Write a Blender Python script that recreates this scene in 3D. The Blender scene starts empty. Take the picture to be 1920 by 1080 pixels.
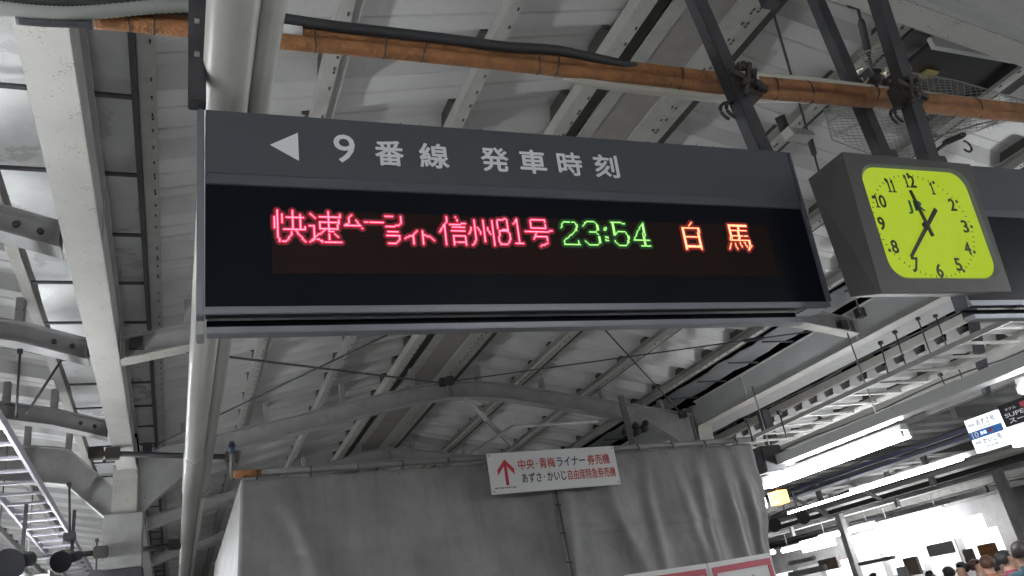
import bpy, bmesh, math, random
from mathutils import Vector, Matrix
random.seed(7)
EXPOSURE = .30
DIAL = .5
TUBE = 52
TUBEFAR = 17
BACKLIT = 9
GAIN = .9
D = bpy.data
SC = bpy.context.scene
COL = SC.collection

# ------------------------------------------------------------------ camera
CAMX = Vector((0.92161532, -0.35342227, -0.16031023))   # camera right
CAMY = Vector((-0.00975439, -0.43402404, 0.90084861))   # camera up
CAMF = Vector((0.38798203, 0.82868319, 0.40345062))     # viewing direction
CPOS = Vector((0, 0, 1.5))
cd = D.cameras.new('camera')
cam = D.objects.new('camera', cd)
COL.objects.link(cam)
cd.sensor_width = 36.0
cd.lens = 28.0
cd.clip_start = 0.05
cd.clip_end = 500
m = Matrix.Identity(4)
for i in range(3):
    m[i][0] = CAMX[i]; m[i][1] = CAMY[i]; m[i][2] = -CAMF[i]; m[i][3] = CPOS[i]
cam.matrix_world = m
SC.camera = cam
# ------------------------------------------------------------------ world: night sky
w = D.worlds.new('World'); SC.world = w; w.use_nodes = True
wn = w.node_tree.nodes; wl = w.node_tree.links
sky = wn.new('ShaderNodeTexSky'); sky.sky_type = 'NISHITA'; sky.sun_disc = False
sky.sun_elevation = math.radians(-4); sky.sun_rotation = math.radians(200)
wl.new(sky.outputs[0], wn['Background'].inputs[0])
wn['Background'].inputs[1].default_value = 0.05
SC.view_settings.view_transform = 'Standard'
SC.view_settings.look = 'None'
SC.view_settings.gamma = 1.0
SC.view_settings.use_curve_mapping = False
SC.view_settings.exposure = EXPOSURE
SC.cycles.use_denoising = True
SC.cycles.max_bounces = 8
SC.cycles.diffuse_bounces = 5
SC.cycles.sample_clamp_indirect = 6
SC.cycles.caustics_reflective = False
SC.cycles.caustics_refractive = False

# ------------------------------------------------------------------ helpers
F = 1493.3
def ray(px, py):
    v = CAMX * (px - 960) + CAMY * (540 - py) + CAMF * F
    return v.normalized()
def at(px, py, X=None, Y=None, Z=None):
    v = ray(px, py)
    if X is not None: t = (X - CPOS.x) / v.x
    elif Y is not None: t = (Y - CPOS.y) / v.y
    else: t = (Z - CPOS.z) / v.z
    return CPOS + v * t

def mat(name, col, rough=0.5, metal=0.0, emit=None, es=0.0, noise=0.0, nscale=6.0, rust=0.0,
        rustcol=(0.16, 0.07, 0.025), bump=0.0, bscale=60.0, spec=0.5, streak=0.0, sample=True, rscale=9.0):
    M = D.materials.new(name); M.use_nodes = True
    n = M.node_tree.nodes; l = M.node_tree.links; b = n['Principled BSDF']
    b.inputs['Roughness'].default_value = rough
    b.inputs['Metallic'].default_value = metal
    b.inputs['Specular IOR Level'].default_value = spec
    b.inputs['Base Color'].default_value = (*col, 1)
    tc = n.new('ShaderNodeTexCoord')
    oi = n.new('ShaderNodeObjectInfo')
    va = n.new('ShaderNodeVectorMath'); va.operation = 'ADD'
    sc_ = n.new('ShaderNodeVectorMath'); sc_.operation = 'SCALE'; sc_.inputs['Scale'].default_value = 1.0
    cr = n.new('ShaderNodeCombineXYZ')
    mu = n.new('ShaderNodeMath'); mu.operation = 'MULTIPLY'; mu.inputs[1].default_value = 37.0
    l.new(oi.outputs['Random'], mu.inputs[0]); l.new(mu.outputs[0], cr.inputs[0]); l.new(mu.outputs[0], cr.inputs[1])
    l.new(tc.outputs['Object'], va.inputs[0]); l.new(cr.outputs[0], va.inputs[1])
    P = va.outputs[0]
    cur = None
    if noise:
        t = n.new('ShaderNodeTexNoise'); t.inputs['Scale'].default_value = nscale; t.inputs['Detail'].default_value = 8
        t.inputs['Roughness'].default_value = 0.65
        l.new(P, t.inputs['Vector'])
        r = n.new('ShaderNodeValToRGB')
        r.color_ramp.elements[0].position = 0.32; r.color_ramp.elements[1].position = 0.68
        r.color_ramp.elements[0].color = tuple(c * (1 - noise) for c in col) + (1,)
        r.color_ramp.elements[1].color = tuple(min(1, c * (1 + noise * .5)) for c in col) + (1,)
        l.new(t.outputs['Fac'], r.inputs[0]); cur = r.outputs[0]
        rr = n.new('ShaderNodeMapRange')
        rr.inputs['To Min'].default_value = max(0.05, rough - .12); rr.inputs['To Max'].default_value = min(1, rough + .15)
        l.new(t.outputs['Fac'], rr.inputs['Value']); l.new(rr.outputs[0], b.inputs['Roughness'])
    if streak:
        mp = n.new('ShaderNodeMapping'); mp.inputs['Scale'].default_value = (9, 9, .6)
        l.new(P, mp.inputs['Vector'])
        t = n.new('ShaderNodeTexNoise'); t.inputs['Scale'].default_value = 2.0; t.inputs['Detail'].default_value = 6
        l.new(mp.outputs[0], t.inputs['Vector'])
        r = n.new('ShaderNodeMapRange'); r.inputs['From Min'].default_value = .5; r.inputs['From Max'].default_value = .75
        r.inputs['To Max'].default_value = streak; l.new(t.outputs['Fac'], r.inputs['Value'])
        mx = n.new('ShaderNodeMixRGB'); mx.inputs[2].default_value = tuple(c * .45 for c in col) + (1,)
        if cur: l.new(cur, mx.inputs[1])
        else: mx.inputs[1].default_value = (*col, 1)
        l.new(r.outputs[0], mx.inputs[0]); cur = mx.outputs[0]
    if rust:
        t = n.new('ShaderNodeTexNoise'); t.inputs['Scale'].default_value = rscale * 3.5; t.inputs['Detail'].default_value = 5
        t2 = n.new('ShaderNodeTexNoise'); t2.inputs['Scale'].default_value = rscale * .35; t2.inputs['Detail'].default_value = 3
        l.new(P, t.inputs['Vector']); l.new(P, t2.inputs['Vector'])
        m1 = n.new('ShaderNodeMath'); m1.operation = 'ADD'
        m2 = n.new('ShaderNodeMath'); m2.operation = 'MULTIPLY'; m2.inputs[1].default_value = .55
        l.new(t2.outputs['Fac'], m2.inputs[0]); l.new(t.outputs['Fac'], m1.inputs[0]); l.new(m2.outputs[0], m1.inputs[1])
        r = n.new('ShaderNodeMapRange'); r.inputs['From Min'].default_value = 1.02 - rust * .22
        r.inputs['From Max'].default_value = 1.10 - rust * .22
        l.new(m1.outputs[0], r.inputs['Value'])
        mx = n.new('ShaderNodeMixRGB'); mx.inputs[2].default_value = (*rustcol, 1)
        if cur: l.new(cur, mx.inputs[1])
        else: mx.inputs[1].default_value = (*col, 1)
        l.new(r.outputs[0], mx.inputs[0]); cur = mx.outputs[0]
    if cur: l.new(cur, b.inputs['Base Color'])
    if bump:
        t = n.new('ShaderNodeTexNoise'); t.inputs['Scale'].default_value = bscale; t.inputs['Detail'].default_value = 4
        l.new(P, t.inputs['Vector'])
        bp = n.new('ShaderNodeBump'); bp.inputs['Strength'].default_value = bump; bp.inputs['Distance'].default_value = .01
        l.new(t.outputs['Fac'], bp.inputs['Height']); l.new(bp.outputs[0], b.inputs['Normal'])
    if emit:
        b.inputs['Emission Color'].default_value = (*emit, 1)
        b.inputs['Emission Strength'].default_value = es
        if not sample: M.cycles.emission_sampling = 'NONE'
    return M

MT = dict(
    sheet=mat('painted_roof_sheet', (.60, .595, .585), .5, noise=.06, nscale=.9, bump=.06, bscale=40, streak=.12),
    sheet_far=mat('dull_roof_sheet', (.58, .58, .58), .6, noise=.25, nscale=2, bump=.15),
    cream=mat('cream_beam_paint', (.46, .455, .425), .5, noise=.1, nscale=3, rust=.52, rustcol=(.30, .21, .12), rscale=24, bump=.12, bscale=90),
    purlin=mat('grey_purlin_paint', (.41, .40, .38), .5, noise=.2, nscale=5, rust=.12, rustcol=(.25, .2, .15), bump=.1),
    pipegrey=mat('dull_pipe_grey', (.16, .16, .15), .5, noise=.25),
    greybeam=mat('grey_frame_paint', (.36, .355, .35), .55, noise=.2, nscale=4, rust=.1, bump=.12),
    brownpanel=mat('dull_brown_soffit', (.30, .28, .265), .6, noise=.15, nscale=5, bump=.1),
    web=mat('white_girder_paint', (.66, .665, .66), .45, noise=.12, nscale=1.5, rust=.06, bump=.08),
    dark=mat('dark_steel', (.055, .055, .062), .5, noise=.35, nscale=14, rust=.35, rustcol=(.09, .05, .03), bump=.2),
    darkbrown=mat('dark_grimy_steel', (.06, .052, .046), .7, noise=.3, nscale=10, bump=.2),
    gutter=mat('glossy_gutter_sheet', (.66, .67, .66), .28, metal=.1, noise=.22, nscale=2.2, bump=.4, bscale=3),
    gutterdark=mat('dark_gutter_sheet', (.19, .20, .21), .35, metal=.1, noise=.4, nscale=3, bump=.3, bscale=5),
    conduit=mat('grey_conduit', (.43, .425, .395), .34, metal=.1, noise=.12, nscale=1.5, rust=.12, rustcol=(.3, .27, .22), rscale=30),
    flex=mat('grey_flex_conduit', (.33, .34, .32), .5, noise=.1),
    foam=mat('orange_brown_pipe_wrap', (.33, .145, .055), .75, noise=.42, nscale=13, bump=.8, bscale=60, rust=.35, rustcol=(.18, .07, .025), rscale=14),
    whitepipe=mat('off_white_pipe', (.55, .52, .46), .4, noise=.1),
    rubber=mat('black_rubber', (.032, .033, .037), .5, noise=.2),
    case=mat('sign_case_grey', (.10, .107, .125), .4, noise=.08, nscale=3, bump=.03),
    header=mat('sign_header_slate', (.088, .094, .106), .38, noise=.1, nscale=1.3, bump=.03, bscale=200),
    screen=mat('black_sign_glass', (.006, .007, .012), .38, spec=.12),
    alu=mat('brushed_aluminium', (.27, .28, .31), .38, metal=.7, noise=.1, nscale=12),
    white=mat('white_letter_vinyl', (.9, .9, .92), .5),
    tarp=mat('grey_tarpaulin', (.245, .24, .232), .48, noise=.32, nscale=2.4, bump=.55, bscale=10, streak=.3),
    plate=mat('white_sign_plate', (.68, .68, .67), .4, noise=.05, nscale=4),
    red=mat('red_print', (.50, .05, .04), .5), crimson=mat('crimson_print', (.48, .02, .045), .5),
    navy=mat('navy_print', (.03, .045, .13), .5), ink=mat('black_print', (.02, .02, .022), .5),
    redframe=mat('rose_red_frame', (.45, .07, .10), .5), bluep=mat('blue_print', (.05, .22, .62), .5),
    clockcase=mat('clock_case_grey', (.115, .108, .108), .5, noise=.15, nscale=6, bump=.08),
    bezel=mat('clock_inner_bezel', (.20, .23, .20), .3, noise=.1),
    dialink=mat('dial_ink', (.012, .03, .014), .5), jr=mat('green_emblem', (.01, .13, .07), .5),
    concrete=mat('platform_concrete', (.28, .28, .27), .7, noise=.2, nscale=1, bump=.3),
    ballast=mat('track_ballast', (.10, .095, .09), .9, noise=.4, nscale=20, bump=1, bscale=40),
    trainw=mat('white_train_paint', (.62, .62, .61), .3, noise=.04),
    tray=mat('flare_tinted_tray_paint', (.46, .43, .50), .5, noise=.15),  # lilac cast of lens flare put into the tray colour
    farwhite=mat('far_cream_panel', (.36, .35, .35), .5, noise=.25, nscale=2, streak=.3), kiosk=mat('brown_kiosk', (.2, .15, .12), .5, noise=.3),
    bluegrey=mat('blue_grey_steel', (.17, .18, .28), .5, noise=.2),
    bluetape=mat('blue_tape', (.035, .06, .10), .5), wire=mat('galvanised_wire', (.33, .32, .30), .45, metal=.4, noise=.3),
    blackbox=mat('black_plastic', (.015, .015, .018), .35),
)
def dialmat():
    return mat('lime_backlit_dial', (.22, .32, .03), .15, emit=(.50, .66, .022), es=DIAL, noise=.18, nscale=5)
MT['dial'] = dialmat()
MT['tube'] = mat('fluorescent_tube', (.9, .9, .9), .4, emit=(.94, .97, 1.0), es=TUBE)
MT['tubefar'] = mat('distant_fluorescent_tube', (.9, .9, .9), .4, emit=(.94, .96, 1.0), es=TUBEFAR)
MT['backlit'] = mat('backlit_white_panel', (.9, .9, .9), .4, emit=(.98, .99, 1.0), es=BACKLIT)
MT['backlit_dim'] = mat('softly_backlit_panel', (.7, .7, .7), .4, emit=(.86, .92, .95), es=BACKLIT * .10)
MT['amber'] = mat('amber_lit_panel', (.8, .4, .1), .4, emit=(1.0, .42, .08), es=6 * GAIN)
def ledm(nm, c, s): return mat(nm, (.02, .02, .02), .5, emit=c, es=s * GAIN, sample=False)
MT['led_red'] = ledm('red_led_core', (1.0, .27, .42), 2.0)
MT['led_redh'] = ledm('red_led_halo', (1.0, .0, .055), .75)  # emissive halo imitating bloom round the dots
MT['led_green'] = ledm('green_led_core', (.50, 1.0, .26), 1.3)
MT['led_greenh'] = ledm('green_led_halo', (.0, .5, .02), .26)
MT['led_redg'] = ledm('red_led_bloom', (1.0, .0, .05), .10)  # fainter outer bloom, imitated by emission
MT['led_greeng'] = ledm('green_led_bloom', (.0, .6, .03), .035)
MT['led_orangeg'] = ledm('orange_led_bloom', (1.0, .03, .01), .10)
MT['led_orange'] = ledm('orange_led_core', (1.0, .40, .20), 2.6)
MT['led_orangeh'] = ledm('orange_led_halo', (1.0, .02, .005), .5)
def lmat():
    M = mat('unlit_led_matrix', (.022, .014, .012), .6, spec=.08)
    n = M.node_tree.nodes; l = M.node_tree.links; b = n['Principled BSDF']
    tc = n.new('ShaderNodeTexCoord'); v = n.new('ShaderNodeTexVoronoi'); v.inputs['Scale'].default_value = 1 / .00433
    v.inputs['Randomness'].default_value = 0
    l.new(tc.outputs['Object'], v.inputs['Vector'])
    r = n.new('ShaderNodeValToRGB'); r.color_ramp.elements[0].position = .3; r.color_ramp.elements[1].position = .42
    r.color_ramp.elements[0].color = (.042, .022, .018, 1); r.color_ramp.elements[1].color = (.012, .008, .008, 1)
    l.new(v.outputs['Distance'], r.inputs[0]); l.new(r.outputs[0], b.inputs['Base Color'])
    return M
MT['ledpanel'] = lmat()

def tagp(o, label=None, cat=None, group=None, kind=None):
    if label: o['label'] = label
    if cat: o['category'] = cat
    if group: o['group'] = group
    if kind: o['kind'] = kind
    return o
def empty(name, loc=(0, 0, 0), label=None, cat=None, group=None, kind=None):
    o = D.objects.new(name, None); COL.objects.link(o); o.location = loc; o.empty_display_size = .1
    return tagp(o, label, cat, group, kind)

class MB:
    """collects shapes into one mesh"""
    def __init__(s): s.v = []; s.f = []; s.m = []; s.mi = 0; s.sm = []
    def add(s, vs, fs, smooth=False):
        o = len(s.v); s.v += [tuple(v) for v in vs]
        for f in fs: s.f.append([i + o for i in f]); s.m.append(s.mi); s.sm.append(smooth)
        return s
    def box(s, x0, x1, y0, y1, z0, z1):
        if x0 > x1: x0, x1 = x1, x0
        if y0 > y1: y0, y1 = y1, y0
        if z0 > z1: z0, z1 = z1, z0
        vs = [(x, y, z) for x in (x0, x1) for y in (y0, y1) for z in (z0, z1)]
        return s.add(vs, [(0, 1, 3, 2), (4, 6, 7, 5), (0, 4, 5, 1), (2, 3, 7, 6), (0, 2, 6, 4), (1, 5, 7, 3)])
    def bar(s, p, q, w, h, up=(0, 0, 1)):
        p = Vector(p); q = Vector(q); d = (q - p).normalized(); up = Vector(up)
        a = d.cross(up)
        if a.length < 1e-4: a = d.cross(Vector((1, 0, 0)))
        a.normalize(); b = a.cross(d).normalized()
        a *= w / 2; b *= h / 2
        vs = [p - a - b, p + a - b, p + a + b, p - a + b, q - a - b, q + a - b, q + a + b, q - a + b]
        return s.add(vs, [(0, 1, 2, 3), (4, 7, 6, 5), (0, 4, 5, 1), (1, 5, 6, 2), (2, 6, 7, 3), (3, 7, 4, 0)])
    def tube(s, pts, r, n=10, caps=True):
        pts = [Vector(p) for p in pts]; rs = r if isinstance(r, (list, tuple)) else [r] * len(pts)
        ref = None; o = len(s.v); rings = []
        for i, p in enumerate(pts):
            d = ((pts[min(i + 1, len(pts) - 1)]) - pts[max(i - 1, 0)]).normalized()
            if ref is None:
                ref = Vector((0, 0, 1)) if abs(d.z) < .9 else Vector((1, 0, 0))
            a = d.cross(ref).normalized(); b = d.cross(a).normalized(); ref = a.cross(d) * -1 if False else ref
            for k in range(n):
                t = 2 * math.pi * k / n
                s.v.append(tuple(p + (a * math.cos(t) + b * math.sin(t)) * rs[i]))
        for i in range(len(pts) - 1):
            for k in range(n):
                k2 = (k + 1) % n
                s.f.append([o + i * n + k, o + i * n + k2, o + (i + 1) * n + k2, o + (i + 1) * n + k]); s.m.append(s.mi); s.sm.append(True)
        if caps:
            s.f.append([o + k for k in range(n)][::-1]); s.m.append(s.mi); s.sm.append(False)
            s.f.append([o + (len(pts) - 1) * n + k for k in range(n)]); s.m.append(s.mi); s.sm.append(False)
        return s
    def ball(s, c, r, n=10, sc=(1, 1, 1)):
        c = Vector(c); vs = []; fs = []
        for i in range(n // 2 + 1):
            ph = math.pi * i / (n // 2)
            for k in range(n):
                t = 2 * math.pi * k / n
                vs.append(c + Vector((math.sin(ph) * math.cos(t) * sc[0], math.sin(ph) * math.sin(t) * sc[1], math.cos(ph) * sc[2])) * r)
        for i in range(n // 2):
            for k in range(n):
                k2 = (k + 1) % n; fs.append((i * n + k, (i + 1) * n + k, (i + 1) * n + k2, i * n + k2))
        return s.add(vs, fs, True)
    def prism(s, poly, ext):
        """closed polygon (3D points) extruded by vector ext"""
        n = len(poly); e = Vector(ext); vs = [Vector(p) for p in poly]; vs += [p + e for p in vs]
        fs = [list(range(n))[::-1], list(range(n, 2 * n))] + [(i, (i + 1) % n, (i + 1) % n + n, i + n) for i in range(n)]
        return s.add(vs, fs)
    def build(s, name, mats, parent=None, M=None, bevel=0):
        me = D.meshes.new(name)
        me.from_pydata(s.v, [], s.f)
        if not isinstance(mats, (list, tuple)): mats = [mats]
        for x in mats: me.materials.append(MT[x] if isinstance(x, str) else x)
        me.polygons.foreach_set('material_index', s.m)
        me.polygons.foreach_set('use_smooth', s.sm)
        bm = bmesh.new(); bm.from_mesh(me)
        bmesh.ops.remove_doubles(bm, verts=bm.verts, dist=1e-6)
        bmesh.ops.recalc_face_normals(bm, faces=bm.faces)
        if bevel:
            es = [e for e in bm.edges if e.is_manifold and e.calc_face_angle(0) > .6]
            bmesh.ops.bevel(bm, geom=es, offset=bevel, segments=2, affect='EDGES', clamp_overlap=True)
        bm.to_mesh(me); bm.free()
        o = D.objects.new(name, me); COL.objects.link(o)
        if parent: o.parent = parent
        if M is not None: o.matrix_local = M
        return o
def inst(src, parent=None, loc=None, M=None):
    o = src.copy(); COL.objects.link(o)
    if parent: o.parent = parent
    if loc is not None: o.location = loc
    if M is not None: o.matrix_local = M
    return o
def text(s, matname, parent, M, box=None, bold=0.0, depth=0.0, kx=1.0, size=.1, shear=0):
    """flat lettering as a mesh; box=(x0,y0,x1,y1) in the local plane M"""
    cu = D.curves.new('t', 'FONT'); cu.body = s; cu.size = 1.0; cu.offset = bold; cu.extrude = .004; cu.resolution_u = 3
    to = D.objects.new('t', cu); COL.objects.link(to)
    cu.offset = 0
    dg = bpy.context.evaluated_depsgraph_get(); dg.update()
    me = D.meshes.new_from_object(to.evaluated_get(dg))
    D.objects.remove(to); D.curves.remove(cu)
    if bold:                      # heavier strokes: shifted copies of the same outline
        bm = bmesh.new()
        for k in range(9):
            a = 2 * math.pi * k / 8; r_ = bold if k < 8 else 0; n0 = len(bm.verts)
            bm.from_mesh(me); bm.verts.ensure_lookup_table()
            for v in bm.verts[n0:]:
                v.co.x += r_ * math.cos(a); v.co.y += r_ * math.sin(a); v.co.z += .0006 * k
        bm.to_mesh(me); bm.free()
    xs = [v.co.x for v in me.vertices]; ys = [v.co.y for v in me.vertices]
    if not xs: return None
    x0, x1, y0, y1 = min(xs), max(xs), min(ys), max(ys)
    if box:
        sx = (box[2] - box[0]) / max(1e-6, x1 - x0); sy = (box[3] - box[1]) / max(1e-6, y1 - y0)
        for v in me.vertices:
            v.co.x = box[0] + (v.co.x - x0) * sx; v.co.y = box[1] + (v.co.y - y0) * sy; v.co.z *= .12
    me.materials.clear(); me.materials.append(MT[matname])
    me.name = 'lettering'
    o = D.objects.new('lettering', me); COL.objects.link(o)
    o.parent = parent; o.matrix_local = M
    return o
def frameM(o, ex, ey):
    ex = Vector(ex).normalized(); ey = Vector(ey); ey = (ey - ex * ey.dot(ex)).normalized(); ez = ex.cross(ey)
    M = Matrix.Identity(4)
    for i in range(3): M[i][0] = ex[i]; M[i][1] = ey[i]; M[i][2] = ez[i]; M[i][3] = o[i]
    return M
def T(x, y, z): return Matrix.Translation((x, y, z))

# ================================================================== SETTING: ground
g = MB().box(-80, 120, -60, 140, -1.35, -1.15).build('ground', 'ballast'); g['kind'] = 'structure'
g = MB().box(-3.4, 8.4, -25, 60, -1.14, 0).build('platform', 'concrete'); g['kind'] = 'structure'
g = MB().box(9.9, 20.5, -25, 60, -1.14, 0).build('platform', 'concrete'); g['kind'] = 'structure'

# ================================================================== SETTING: canopy roof
def Zr(X):                       # purlin underside height over the platform
    a = abs(X - 3.5)
    if a > 4.0: a = 8.0 - a
    return 5.35 - .22 * a
PITCH = .71
Y0 = 3.29                        # one rib start
roof = empty('canopy_roof', (0, 0, 0), kind='structure')
DZ = .125                        # sheet sits this far over the purlin underside
def rib_profile(sc=1.0, d=.12):
    p = PITCH
    L_ = [(0, 0), (.145, 0), (.152, .012), (.166, .012), (.173, 0), (.30, 0), (.37, d), (.515, d), (.522, d + .012), (.536, d + .012), (.543, d), (.64, d), (p - .002, 0)]
    return [(y * sc, z) for y, z in L_]
def sheet_mesh(xa, za, xb, zb, matn, sc=1.0, d=.12):
    b = MB(); pr = rib_profile(sc, d); n = len(pr); th = .004
    vs = []
    for (x, z) in ((xa, za), (xb, zb)):
        for (y, dz) in pr: vs.append((x, y, z + dz))
        for (y, dz) in pr: vs.append((x, y, z + dz + th))
    fs = []
    for i in range(n - 1):
        fs.append((i, i + 1, 2 * n + i + 1, 2 * n + i))
        fs.append((n + i, 3 * n + i, 3 * n + i + 1, n + i + 1))
        fs.append((i, n + i, n + i + 1, i + 1)); fs.append((2 * n + i, 2 * n + i + 1, 3 * n + i + 1, 3 * n + i))
    b.add(vs, fs)
    return b
for (xa, xb) in ((-.17, 3.46), (3.54, 7.0), (-5.0, -1.02)):
    src = sheet_mesh(xa, Zr(xa) + DZ, xb, Zr(xb) + DZ, 'sheet').build('roof_sheet', 'sheet', roof)
    k0 = -11
    src.location = (0, Y0 + k0 * PITCH, 0)
    for k in range(k0 + 1, 47):
        o = inst(src, roof, (0, Y0 + k * PITCH, random.uniform(-.003, .003)))
# east roof beyond the right girder, running over the next tracks
PE = PITCH * .59
er = sheet_mesh(10.8, 4.60, 15.5, 4.60, 'sheet', .59, .15).build('roof_sheet', 'sheet', roof)
er.location = (0, 2.6 - 14 * PE, 0)
for k in range(-13, 32): inst(er, roof, (0, 2.6 + k * PE, 0))
MB().box(8.25, 9.35, -6, 36, 4.50, 4.60).build('box_gutter', 'greybeam', roof)
er = sheet_mesh(15.6, 4.58, 40, 4.58, 'sheet_far').build('roof_sheet', 'sheet_far', roof)
er.location = (0, Y0 - 8 * PITCH, 0)
for k in range(-7, 60): inst(er, roof, (0, Y0 + k * PITCH, 0))
# ridge cap strip
MB().prism([(3.3, -8, 5.60), (3.5, -8, 5.65), (3.7, -8, 5.60), (3.7, -8, 5.61), (3.5, -8, 5.66), (3.3, -8, 5.61)], (0, 44, 0)).build('ridge_cap', 'sheet', roof)

# purlins: (x left edge, x right edge, dark side)
YA, YB = -6, 36
def purlin(x0, x1, z=None, matn='purlin', side=-1, ya=YA, yb=YB, bolts=True, webh=.12):
    z0 = Zr((x0 + x1) / 2) if z is None else z
    b = MB()
    b.box(x0, x1, ya, yb, z0, z0 + .008)                        # bottom flange
    xw = x1 if side > 0 else x0
    b.box(xw - .004, xw + .004, ya, yb, z0 + .010, z0 + webh)   # web
    b.box(x0, x1, ya, yb, z0 + webh - .008, z0 + webh - .001)
    p = b.build('purlin', matn, roof)
    t = MB()
    y = Y0
    while y - PITCH > ya: y -= PITCH
    while y < yb - 1:
        zt = z0 + webh
        t.prism([(xw - .003, y + .30, zt), (xw - .003, y + .37, zt + .115), (xw - .003, y + .64, zt + .115), (xw - .003, y + .70, zt)], (.006, 0, 0))
        t.box(xw - .05, xw + .05, y + .33, y + .36, zt, zt + .02)
        y += PITCH
    tt = t.build('sheet_bracket', 'darkbrown', p); tt['kind'] = 'stuff'
    if bolts:
        q = MB(); y = ya
        while y < yb:
            yy = y + random.uniform(-.02, .02)
            xb_ = x1 - .022 if side < 0 else x0 + .022
            if random.random() < .8:
                q.box(xb_ - .0045, xb_ + .0045, yy, yy + .024, z0 - .008, z0 - .001)
            if y > 20: break
            if random.random() < .2: q.box(xb_ - .004, xb_ + .008, yy + .04, yy + .055, z0 - .008, z0 - .001)
            y += .157
        qq = q.build('bolts', 'darkbrown', p); qq['kind'] = 'stuff'
    return p
purlin(-.20, -.115, webh=.12)
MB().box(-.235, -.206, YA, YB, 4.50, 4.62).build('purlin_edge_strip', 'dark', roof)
purlin(.80, .875)
MB().box(.879, .935, YA, YB, 4.80, 4.815).build('purlin_lip', 'purlin', roof)
purlin(1.85, 1.93)
# ridge group: light flange, dark slot, mid strip, brown soffit, light flange, dark edges
purlin(2.80, 2.905, z=5.17, matn='cream', side=-1)
MB().box(2.91, 3.03, YA, YB, 5.22, 5.23).build('ridge_slot_panel', 'darkbrown', roof)
MB().box(3.03, 3.15, YA, YB, 5.185, 5.20).build('ridge_strip', 'purlin', roof)
MB().box(3.152, 3.50, YA, YB, 5.20, 5.21).build('ridge_soffit', 'brownpanel', roof)
purlin(3.50, 3.67, z=5.18, matn='cream', side=-1)
purlin(3.674, 3.79, z=5.185, side=1)
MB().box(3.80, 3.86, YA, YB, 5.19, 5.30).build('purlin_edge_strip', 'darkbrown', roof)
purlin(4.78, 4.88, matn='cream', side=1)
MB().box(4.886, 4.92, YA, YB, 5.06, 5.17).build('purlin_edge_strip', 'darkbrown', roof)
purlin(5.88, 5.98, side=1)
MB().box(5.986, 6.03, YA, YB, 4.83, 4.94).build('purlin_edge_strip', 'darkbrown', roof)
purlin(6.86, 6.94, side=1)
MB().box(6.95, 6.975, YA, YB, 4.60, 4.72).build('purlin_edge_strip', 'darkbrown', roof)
for x in (-2.0, -3.1, -4.2): purlin(x - .08, x, side=1)
purlin(-1.12, -1.04, side=1, matn='cream', bolts=False)
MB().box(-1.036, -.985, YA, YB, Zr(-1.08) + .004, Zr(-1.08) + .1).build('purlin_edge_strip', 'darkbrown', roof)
# east purlins
for (x, mt_) in ((9.92, 'cream'), (12.0, 'cream'), (13.4, 'greybeam'), (14.9, 'greybeam')):
    purlin(x - .1, x, z=4.45, matn=mt_, side=-1, bolts=False)
for (x, wd, z, mt_) in ((18.4, .12, 4.3, 'greybeam'), (21.5, .3, 4.2, 'greybeam'), (24.2, .5, 4.25, 'cream'), (27.5, .2, 4.3, 'darkbrown'), (30.5, .4, 4.2, 'greybeam'), (34, .3, 4.2, 'greybeam')):
    MB().box(x, x + wd, -3, 50, z, z + .28).build('roof_beam', mt_, roof)
for y in range(0, 50, 4):
    MB().box(15.5, 40, y, y + .14, 4.36, 4.57).build('cross_beam', 'greybeam', roof)
# valley gutters: glossy troughs with cross bars
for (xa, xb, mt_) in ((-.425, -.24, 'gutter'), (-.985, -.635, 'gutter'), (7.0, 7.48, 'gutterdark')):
    b = MB(); n = 160
    for i in range(n):
        ya = YA + (YB - YA) * i / n; yb = YA + (YB - YA) * (i + 1) / n
        w_ = lambda y: .012 * math.sin(y * 5.3) + .01 * math.sin(y * 13.1 + 1)
        b.add([(xa, ya, 4.56 + w_(ya)), (xb, ya, 4.56 - w_(ya)), (xb, yb, 4.56 - w_(yb)), (xa, yb, 4.56 + w_(yb)),
               (xa, ya, 4.57 + w_(ya)), (xb, ya, 4.57 - w_(ya)), (xb, yb, 4.57 - w_(yb)), (xa, yb, 4.57 + w_(yb))],
              [(0, 1, 2, 3), (7, 6, 5, 4)], True)
    b.build('gutter_trough', mt_, roof)
    y = 3.763 - .76 * 12
    while y < YB:
        MB().box(xa - .01, xb + .01, y, y + .03, 4.50, 4.515).build('gutter_bar', 'dark', roof)
        y += .767
# ================================================================== girders
def girder(x0, x1, label, matf, matw, colx, zb=4.10):
    root = empty('steel_girder', ((x0 + x1) / 2, 0, 4.1), label, 'girder', 'valley girders under the canopy')
    L = Matrix.Translation(-Vector(((x0 + x1) / 2, 0, 4.1)))
    MB().box(x0, x1, -6, 10.15, zb, zb + .018).build('bottom_flange', matf, root, L, .004)
    xw = (x0 + .016, x1 - .03)
    MB().box(xw[0], xw[1], -6, 10.12, zb + .02, 4.47).build('web', matw, root, L)
    MB().box(x0, x1, -6, 10.15, 4.472, 4.488).build('top_flange', matw, root, L)
    MB().box(x0 + .02, x1 - .02, 10.45, 36, 4.14, 4.47).build('far_web', matw, root, L)
    for y in (-1.0, 2.6, 4.85, 6.7, 8.9):
        for xx in (xw[0] - .0135, xw[1] + .008):
            MB().box(xx, xx + .012, y - .006, y + .006, zb + .021, 4.468).build('stiffener', matw, root, L)
    # bolt heads along the flange
    for y in [i * .62 - 5 for i in range(24)]:
        pass
    return root
girder(-.617, -.412, 'long cream rust-speckled girder running away on the far left', 'cream', 'greybeam', -.52, 4.05)
girder(7.50, 7.70, 'white girder with a pale lower flange behind and below the clock', 'cream', 'web', 7.6)
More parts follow.
